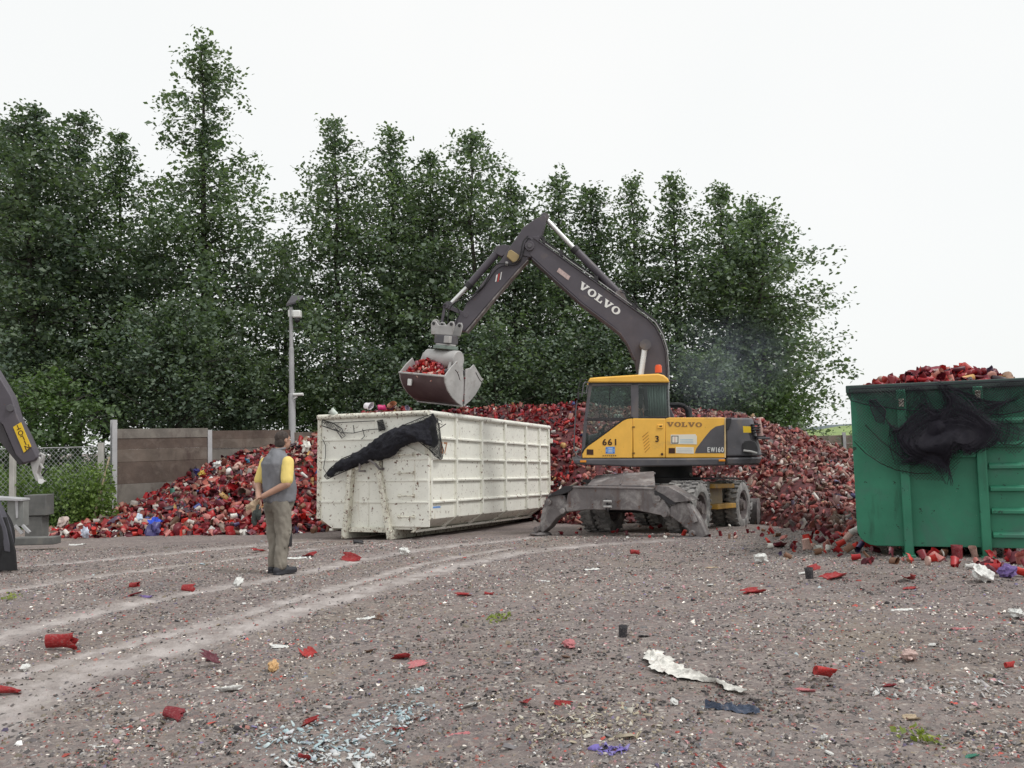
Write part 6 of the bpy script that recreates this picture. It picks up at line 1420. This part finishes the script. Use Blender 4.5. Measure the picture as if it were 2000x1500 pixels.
mc = mg-pR*.095-pF*.05; MP = Matrix(((pR.x,pF.x,0,mc.x),(pR.y,pF.y,0,mc.y),(0,0,1,gh(mc.x,mc.y)),(0,0,0,1))) @ Matrix.Diagonal((1.04,1.04,1.045,1))
man = empty('person', MP, 'man in grey vest and yellow shirt hands held behind his back, seen from behind', 'person')
b = MB()
P_, M3_ = head(b, (.03,.085,1.672), (.08,.99,.0))
capsule(b, (.03,.055,1.60), (.0,.0,1.45), .056, .066)
tors = [(0,.03,.86,.15,.12),(0,.035,.95,.165,.135),(0,.04,1.06,.160,.135),(0,.03,1.18,.165,.13),(0,.01,1.30,.175,.125),(0,0,1.39,.16,.11),(0,0,1.46,.10,.08)]
loft(b, tors)
legs = {1: [((.095,.0,.90),.088),((.10,.02,.50),.058),((.095,-.03,.09),.042)], -1: [((-.095,.0,.90),.088),((-.11,.05,.50),.058),((-.10,.03,.09),.042)]}
for s_ in (1,-1):
    chain(b, legs[s_]); p = legs[s_][-1][0]; capsule(b, (p[0],p[1]-.02,.05), (p[0]+.02*s_,p[1]+.17,.035), .042, .032)
arms = {1: [((.225,.0,1.385),.066),((.29,-.06,1.13),.050),((.045,-.235,.985),.034)], -1: [((-.225,.0,1.385),.066),((-.272,-.075,1.13),.048),((-.045,-.245,.965),.034)]}
for s_ in (1,-1): chain(b, arms[s_])
fingers(b, (.045,-.235,.985), (-.82,-.15,-.45), (.1,.3,-.9), (.2,-.95,.2), .35)
fingers(b, (-.045,-.245,.965), (.55,-.10,-.75), (-.2,-.9,.1), (.5,-.1,.8), .55)
organic('body', b, Mskin, man, .0082, 3)
eyes(P_, M3_, man)
h = MB(); h.ell(P_(0,-.022,.040), (.083,.094,.084), 18, 12, M3_); h.ell(P_(0,-.050,-.025), (.080,.062,.088), 16, 10, M3_)
capsule(h, P_(-.076,.005,.02), P_(-.078,.012,-.012), .010, .008, 8); capsule(h, P_(.076,.005,.02), P_(.078,.012,-.012), .008, .006, 8)
organic('hair', h, Mhair, man, .006, 4, (.003, 40, 40))
v = MB(); loft(v, [(0,.04,.90,.205,.185),(0,.045,.97,.212,.195),(0,.05,1.06,.214,.198),(0,.035,1.18,.218,.188),(0,.012,1.30,.228,.175),(0,-.015,1.38,.232,.160),(0,-.01,1.44,.20,.135),(0,.0,1.50,.125,.105),(0,.015,1.555,.082,.082)])
for s_ in (1,-1): capsule(v, (s_*.205,0,1.385), (s_*.09,.0,1.45), .083, .072)
organic('vest', v, Mvest, man, .012, 6, (.024, 9, 3.2))
v = MB(); v.tube([(.0+.085*math.cos(t), .030+.078*math.sin(t), 1.565+.010*math.sin(t)) for t in np.linspace(0, 2*math.pi, 24)], .017, 8); organic('vest_collar', v, Mvest, man, .007, 2)
v = MB()
for s_ in (1,-1):
    a0 = Vector(arms[s_][0][0]); a1 = Vector(arms[s_][1][0]); v = MB(); chain(v, [(a0+Vector((s_*.006,0,.012)),.076),(a0+(a1-a0)*.80,.077)])
    organic('shirt_sleeve', v, Myshirt, man, .008, 4, (.008, 10, 6))
t = MB(); loft(t, [(0,.02,.78,.178,.150),(0,.02,.86,.198,.168),(0,.035,.93,.198,.172),(0,.04,.965,.190,.168)])
for s_ in (1,-1):
    L_ = legs[s_]; a0, a1, a2 = [Vector(q[0]) for q in L_]
    chain(t, [(a0-Vector((0,.0,.03)),.118),(a0+(a1-a0)*.5,.112),(a1,.094),(a1+(a2-a1)*.6,.084),(a2+Vector((0,0,.02)),.080)])
organic('trousers', t, Mkhaki, man, .012, 5, (.024, 11, 5))
part('leg_pocket', MB().tube([(.165,.055,.58),(.172,.06,.45),(.165,.06,.34)], .035, 8, flat=1), Mdark, man, .01)
for s_ in (1,-1):
    p = legs[s_][-1][0]; v = MB(); capsule(v, (p[0],p[1]-.045,.055), (p[0],p[1]+.03,.07), .050, .050); capsule(v, (p[0],p[1]-.02,.045), (p[0]+.02*s_,p[1]+.20,.036), .048, .040)
    v.box((p[0]-.045,p[1]-.085,.0),(p[0]+.05,p[1]+.22,.022)); organic('shoe', v, Mshoe, man, .008, 3)
# work gloves held in his hands
gl_ = empty('work_gloves', MP @ Matrix.Translation((-.05,-.27,.88)), 'pair of pale beige and dark work gloves held behind the man', 'gloves')
mgl = mat('beige_glove', (.46,.34,.23), .85, bump=.4)
v = MB(); chain(v, [((.03,.0,.05),.035),((-.03,-.02,.0),.045),((-.10,-.03,-.02),.035)]); chain(v, [((0,0,.03),.04),((-.03,0,-.07),.042),((-.04,.0,-.13),.03)])
for k in range(4): capsule(v, (-.09,-.03+.0,-.02-.012*k), (-.15,-.05,-.0-.025*k), .011, .009, 8)
organic('glove', v, mgl, gl_, .007, 3, (.008, 22, 22))
v = MB(); chain(v, [((.0,-.01,-.10),.04),((-.02,-.02,-.18),.038),((-.0,-.03,-.23),.03)]); chain(v, [((.05,0,-.02),.03),((.06,-.01,-.12),.034),((.05,-.0,-.17),.02)])
organic('glove_cuff', v, mat('dark_green_glove', (.05,.06,.055), .8), gl_, .007, 3, (.008, 22, 22))
# the driver in the cab
dq = UP(1248, 868, -.76)
MD = MU @ Matrix.Translation((dq.x, -.76, dq.z)) @ Matrix.Rotation(R(90), 4, 'Z')   # +y faces the windscreen
drv = empty('person', MD, 'driver in blue clothes seated inside the excavator cab', 'person')
b = MB(); Pd, Md = head(b, (0,.02,.72), (-.1,1,-.05)); capsule(b, (0,.01,.66), (0,-.01,.54), .055, .065)
loft(b, [(0,0,.02,.16,.12),(0,0,.2,.15,.12),(0,0,.4,.17,.12),(0,0,.5,.14,.09),(0,0,.55,.08,.06)])
for s_ in (1,-1):
    chain(b, [((s_*.09,.02,.08),.085),((s_*.13,.43,.10),.06),((s_*.12,.50,-.25),.045)]); chain(b, [((s_*.18,0,.48),.055),((s_*.23,.08,.22),.042),((s_*.17,.30,.20),.03)])
    fingers(b, (s_*.17,.30,.20), (-.1*s_,1,0), (0,.3,-1), (-s_,.1,.2), .5)
organic('body', b, Mskin, drv, .011, 2); eyes(Pd, Md, drv)
h = MB(); h.ell(Pd(0,-.02,.04), (.083,.094,.082), 16, 10, Md); organic('hair', h, Mhair, drv, .009, 3)
Mblueshirt = mat('blue_workwear', (.05,.10,.22), .8)
v = MB(); loft(v, [(0,0,.0,.175,.135),(0,0,.2,.168,.135),(0,0,.4,.188,.135),(0,0,.5,.155,.10),(0,0,.56,.09,.07)])
for s_ in (1,-1): chain(v, [((s_*.18,0,.48),.07),((s_*.23,.08,.22),.055),((s_*.18,.25,.20),.045)])
organic('jacket', v, Mblueshirt, drv, .010, 4, (.01,10,8))
v = MB()
for s_ in (1,-1): chain(v, [((s_*.09,.0,.07),.10),((s_*.13,.43,.10),.075),((s_*.12,.50,-.24),.06)])
organic('trousers', v, mat('navy_trousers', (.03,.04,.08), .8), drv, .010, 4)
# ================================================================== LITTER ON THE GRAVEL
def litmat(key, col, rough=.4):
    n = 'litter_'+key; return bpy.data.materials.get(n) or mat(n, col, .55, var=.35, scale=9, dirt=((.22,.18,.165),.52,10), bump=.5, bscale=40)
LC = {'red':(.30,.014,.016),'bright red':(.42,.018,.016),'dark red':(.20,.012,.02),'maroon':(.13,.03,.045),'pink':(.50,.17,.18),'pale pink':(.56,.40,.36),'orange':(.66,.40,.18),'white':(.72,.72,.69),
      'pale grey':(.45,.45,.44),'black':(.025,.025,.03),'purple':(.16,.10,.30),'blue':(.06,.10,.20),'beige':(.48,.38,.26),'brown':(.16,.09,.06),'green':(.04,.22,.15)}
LIT = [  # px, py, kind, px size, colour, label
 (118,1269,'cup',66,'red','long crushed red cup lying on its side at the left, beside the widest rut'),
 (600,1276,'shard',54,'bright red','bright red curved shard left of centre, right of a small white shard'),
 (412,1300,'shard',50,'maroon','maroon cracked cup piece with a dull lid, in the left foreground'),
 (413,1288,'cap',26,'maroon','dull maroon lid propped up on the maroon cracked cup piece'),
 (535,1308,'bag',30,'orange','frosted orange lump of plastic in the left foreground'),
 (448,1346,'shard',50,'white','white curved shard below the frosted orange lump'),
 (340,1402,'cup',50,'dark red','dark red open crushed cup in the lower left foreground'),
 (608,1413,'shard',32,'red','small red shard between the dark red cup and the pale blue splinters'),
 (785,1284,'shard',38,'red','red shard just above a pink one, left of the picture centre'),
 (815,1299,'shard',46,'pink','pink flattened shard just below the red one left of the picture centre'),
 (780,1423,'shard',34,'red','dark-edged red shard right of the pale blue splinters'),
 (893,1434,'film',56,'pink','flat dull pink piece of film near the bottom, left of centre'),
 (595,1484,'cup',30,'red','small orange-red cup at the very bottom edge of the photo'),
 (18,1349,'cup',46,'red','red crushed cup at the left edge in the foreground'),
 (543,1263,'shard',36,'white','small white shard left of the bright red curved shard'),
 (683,1094,'shard',42,'red','flat red strip on the gravel right of the man'),
 (604,1089,'shard',26,'red','small red piece close to the man\'s right, by a white scrap'),
 (584,1093,'film',50,'white','white flat scrap on the ground right of the man\'s legs'),
 (368,1152,'cup',32,'red','red crushed cup left of the man, between the ruts'),
 (262,1148,'cup',24,'red','small red cup at the left, above the lilac scrap'),
 (284,1164,'film',40,'purple','lilac scrap of film on the left between two ruts'),
 (262,1163,'shard',26,'dark red','dark red shard touching the lilac scrap'),
 (716,1208,'film',46,'white','thin white film scrap right of the wide rut, centre left'),
 (1217,1243,'cuptall',25,'black','small black plastic pot standing upright right of centre'),
 (1258,1243,'shard',20,'black','black shard just right of the small black pot'),
 (1112,1265,'bag',34,'pink','pinkish crumpled piece left of the small black pot'),
 (1612,1326,'cup',52,'bright red','largest bright red crushed cup, in the right foreground'),
 (1972,1301,'cup',26,'bright red','small bright red cup near the right edge'),
 (1777,1288,'bag',44,'pale pink','frosted pale pink lump in the right foreground'),
 (1775,1277,'shard',30,'pink','pink shard behind the frosted pale pink lump'),
 (1762,1195,'film',56,'white','white film scrap with a dark fold in front of the green container'),
 (1985,1208,'bag',34,'white','white crumpled piece at the right edge in front of the green container'),
 (1470,1161,'shard',46,'red','flat red shard midway between excavator and right foreground'),
 (1155,1111,'film',44,'white','crumpled white film scrap in front of the excavator'),
 (1062,1136,'film',34,'white','small white scrap left of and below the crumpled film by the excavator'),
 (1240,1083,'cup',22,'red','small red cup in front of the excavator right foot'),
 (1390,1111,'shard',24,'beige','beige shard right of the excavator in the open gravel'),
 (1486,1101,'bag',32,'white','whitish crumpled film left of the cups by the green container'),
 (1920,1138,'bag',50,'white','biggest white crumpled bag, in front of the green container'),
 (1968,1131,'bag',44,'purple','violet crumpled plastic beside the white bag at the right'),
 (1775,1137,'shard',40,'red','upper of two red shards in front of the green container foot'),
 (1778,1152,'shard',34,'red','lower of two red shards in front of the green container foot'),
 (1630,1132,'shard',58,'red','wide flat red shard left of the green container, nearest the camera there'),
 (1590,1116,'cup',34,'red','round red cup with its mouth towards the yard, left of the green container'),
 (1581,1132,'cuptall',24,'black','black cup standing in front of the round red cup'),
 (1566,1125,'cup',17,'white','tiny white cup left of the black standing cup'),
 (1895,1114,'cup',22,'white','white cup right under the second foot of the green container'),
 (1870,1093,'cuptall',30,'dark red','dark red upright cup against the green container between its feet'),
 (1942,1110,'cup',44,'pink','pale red crushed cup in front of the right foot of the green container'),
 (1525,1068,'shard',48,'dark red','long dark red shard at the left end of the cups by the green container'),
 (915,1381,'shard',30,'white','white shard on the gravel near the bottom, left of the pinkish patch'),
 (190,1456,'film',42,'white','pale flat scrap in the lower left corner region'),
 (50,1305,'bag',22,'white','small white lump at the left edge above the red crushed cup'),
 (1025,1371,'shard',36,'red','left one of two flat red shards low in the centre'),
 (1100,1374,'shard',34,'red','right one of two flat red shards low in the centre'),
 (1035,1412,'shard',24,'dark red','small dark red shard below the two flat red ones'),
 (1880,1229,'film',50,'pink','pinkish flat strip right of the white film scrap'),
 (1738,1340,'shard',26,'dark red','dark red shard right of the largest red cup'),
 (1573,1346,'shard',34,'pink','dull pink shard below the largest red cup'),
 (1316,1378,'bag',22,'white','bright white bit below the long white film'),
 (1610,1444,'bag',20,'white','small white bit near the bottom right'),
 (1620,1470,'cap',20,'white','round white cap at the bottom right'),
 (1387,1147,'cap',14,'white','tiny round white cap in the middle distance right of centre'),
 (1105,1283,'shard',18,'brown','small brown shard below the pinkish crumpled piece'),
 (722,1272,'shard',22,'brown','dark brown scrap right of the bright red curved shard'),
 (1900,1480,'shard',24,'green','greenish shard at the bottom right corner'),
 (1780,1400,'shard',34,'beige','beige curved shard in the right foreground'),
 (1820,1260,'cap',16,'white','small white cap right of centre below the pink strip'),
 (505,1078,'shard',30,'red','red shard in front of the heap left of the man'),
 (465,1144,'bag',26,'white','whitish scrap beside the ruts left of the man'),
 (740,1210,'shard',20,'brown','brown bit next to the thin white film scrap'),
 (905,1165,'shard',30,'red','thin red shard on the gravel in front of the white container'),
 (955,1164,'cup',22,'red','small red cup on the gravel in front of the white container far side'),
 (700,1062,'cup',24,'black','black crumpled cup in front of the white container'),
 (790,1086,'bag',28,'white','white scrap on the rut in front of the white container'),
 (150,1065,'film',44,'white','white flat scrap at the left foot of the heap'),
]
kinds = {}
for i, (px, py, kind, sz, col, lab) in enumerate(LIT):
    p = gp(px, py); s = sz/FPX*p.y*.86; cm = litmat(col.replace(' ', '_'), LC[col])
    if kind == 'cup': vv = cupvar(rng.uniform(.85,1.15), ragged=.14, seg=18, rings=8); name, cat = 'plastic_cup', 'plastic cup'; e = (R(90)+rng.normal(0,.15), rng.uniform(0,6), R(90)+rng.normal(0,.3)); sc_v = (s*.62, s*.62, s*.9)
    elif kind == 'cuptall': vv = cupvar(.05, seg=16, rings=4); name, cat = 'plastic_cup', 'plastic cup'; e = (rng.normal(0,.06), rng.normal(0,.06), rng.uniform(0,6)); sc_v = s*1.0
    elif kind == 'cap': vv = capvar(18); name, cat = 'bottle_cap', 'cap'; e = (rng.uniform(.1,.5), 0, rng.uniform(0,6)); sc_v = s
    elif kind == 'shard': vv = shardvar(rng.uniform(1.4,2.6), na=10, nl=7); name, cat = 'plastic_shard', 'shard'; e = (rng.normal(0,.2), rng.normal(0,.25), R(90)+rng.normal(0,.5)); sc_v = (s*.8, s, s*.8)
    elif kind == 'bag': vv = bagvar(18, 14, .27); name, cat = 'plastic_scrap', 'scrap'; e = (rng.normal(0,.3), rng.normal(0,.3), rng.uniform(0,6)); sc_v = s*.95
    else: vv = filmvar(1, .35, 20, 9, .045); name, cat = 'plastic_film', 'film'; e = (rng.normal(0,.05), rng.normal(0,.05), R(90)+rng.normal(0,.4)); sc_v = (s*1.1, s, s*1.2)
    me = vmesh(name, vv, cm); o = put(name, me, (p.x, p.y, gh(p.x,p.y)+.004), sc_v, lab, cat, e=e)
    so3 = o.modifiers.new('t','SOLIDIFY'); so3.thickness = .012 if kind != 'film' else .006
# long white film
p0, p1 = gp(1278,1270), gp(1425,1368); L_ = (p1-p0).length
rng = np.random.default_rng(21)
v_, f_ = filmvar(1, .17, 110, 22, .022); v_[:,2] += .022*np.abs(vnoise(v_[:,0]+3, v_[:,1]+3, 16, 31, 4)-.5)*2; v_[:,0] += (vnoise(v_[:,1]+3, v_[:,0]*0+1, 30, 32, 3)-.5)*.03; cx_ = v_[:,1]; v_[:,0] += .10*np.sin((cx_+.5)*3.0)-.06
o = link('plastic_film', vmesh('plastic_film', (v_, f_), litmat('film_white', (.68,.66,.61), .6))); d_ = p1-p0
o.location = (p0+p1)/2+Vector((0,0,.002)); o.rotation_euler = (0,0,math.atan2(d_.y,d_.x)-R(90)); o.scale = (L_*.80, L_*.86, L_*.8)
tag(o, 'long torn strip of crumpled white film, the largest piece in the foreground', 'film')
p = gp(1430,1390); o = link('plastic_film', vmesh('plastic_film', filmvar(1,.3,24,10,.10), litmat('film_blue', (.055,.075,.12), .6))); o.location = p+Vector((0,0,.0)); o.rotation_euler = (0,0,R(80)); s = 100/FPX*p.y; o.scale = (s,s,s)
tag(o, 'dark blue crumpled film lying just below the long white strip', 'film')
# small tufts of weed
for px, py, lab in ((20,1172,'yellow-green weed tuft at the left edge by the ruts'), (1800,1446,'single yellow-green weed sprout near the bottom right'), (975,1212,'low green weed tuft right of the wide rut')):
    p = gp(px, py); C_ = [(p.x+rng.normal(0,.05), p.y+rng.normal(0,.05), gh(p.x,p.y)+.02+rng.random()*.02) for _ in range(14)]
    tag(link('weed_tuft', leafcloud('weed_tuft', C_, [.03]*14, 3, .028, leafmat('weed_%d'%px, (.12,.16,.04),(.2,.24,.06),(.3,.33,.09)), 1, .2)), lab, 'weed')
# blue bag and other odd coloured things on the heap's left flank
for px, py, Y, c, s, lab in ((302,1020,21.6,(.02,.07,.55),.34,'bright blue plastic bag on the left flank of the heap'),(272,1010,21.8,(.50,.58,.68),.2,'pale blue lump left of the bright blue bag'),(166,1040,20.9,(.55,.60,.72),.26,'pale lilac canister at the left foot of the heap'),
        (403,942,25.2,(.01,.25,.18),.18,'green cup high on the left flank of the heap'),(394,925,25.8,(.55,.38,.08),.2,'yellow crushed cup near the sleeper wall'),(385,922,26,(.05,.05,.2),.26,'dark blue film against the sleeper wall'),(482,902,26.6,(.02,.12,.2),.2,'dark teal piece on the upper left flank of the heap'),
        (424,907,26.4,(.6,.6,.58),.28,'white cup below the second steel post of the wall'),(122,1020,23,(.5,.4,.36),.3,'pale canister lying at the far left of the heap'),(597,872,27.5,(.72,.70,.64),.34,'white crumpled bag right of the man\'s head'),(300,1036,20.9,(.06,.05,.16),.4,'dark violet foil at the foot of the heap left of the man')):
    put('plastic_scrap', vmesh('plastic_scrap', bagvar(14,10,.4), mat('odd_plastic', c, .4)), dp(px, py, Y), s, lab, 'scrap', rest=False)
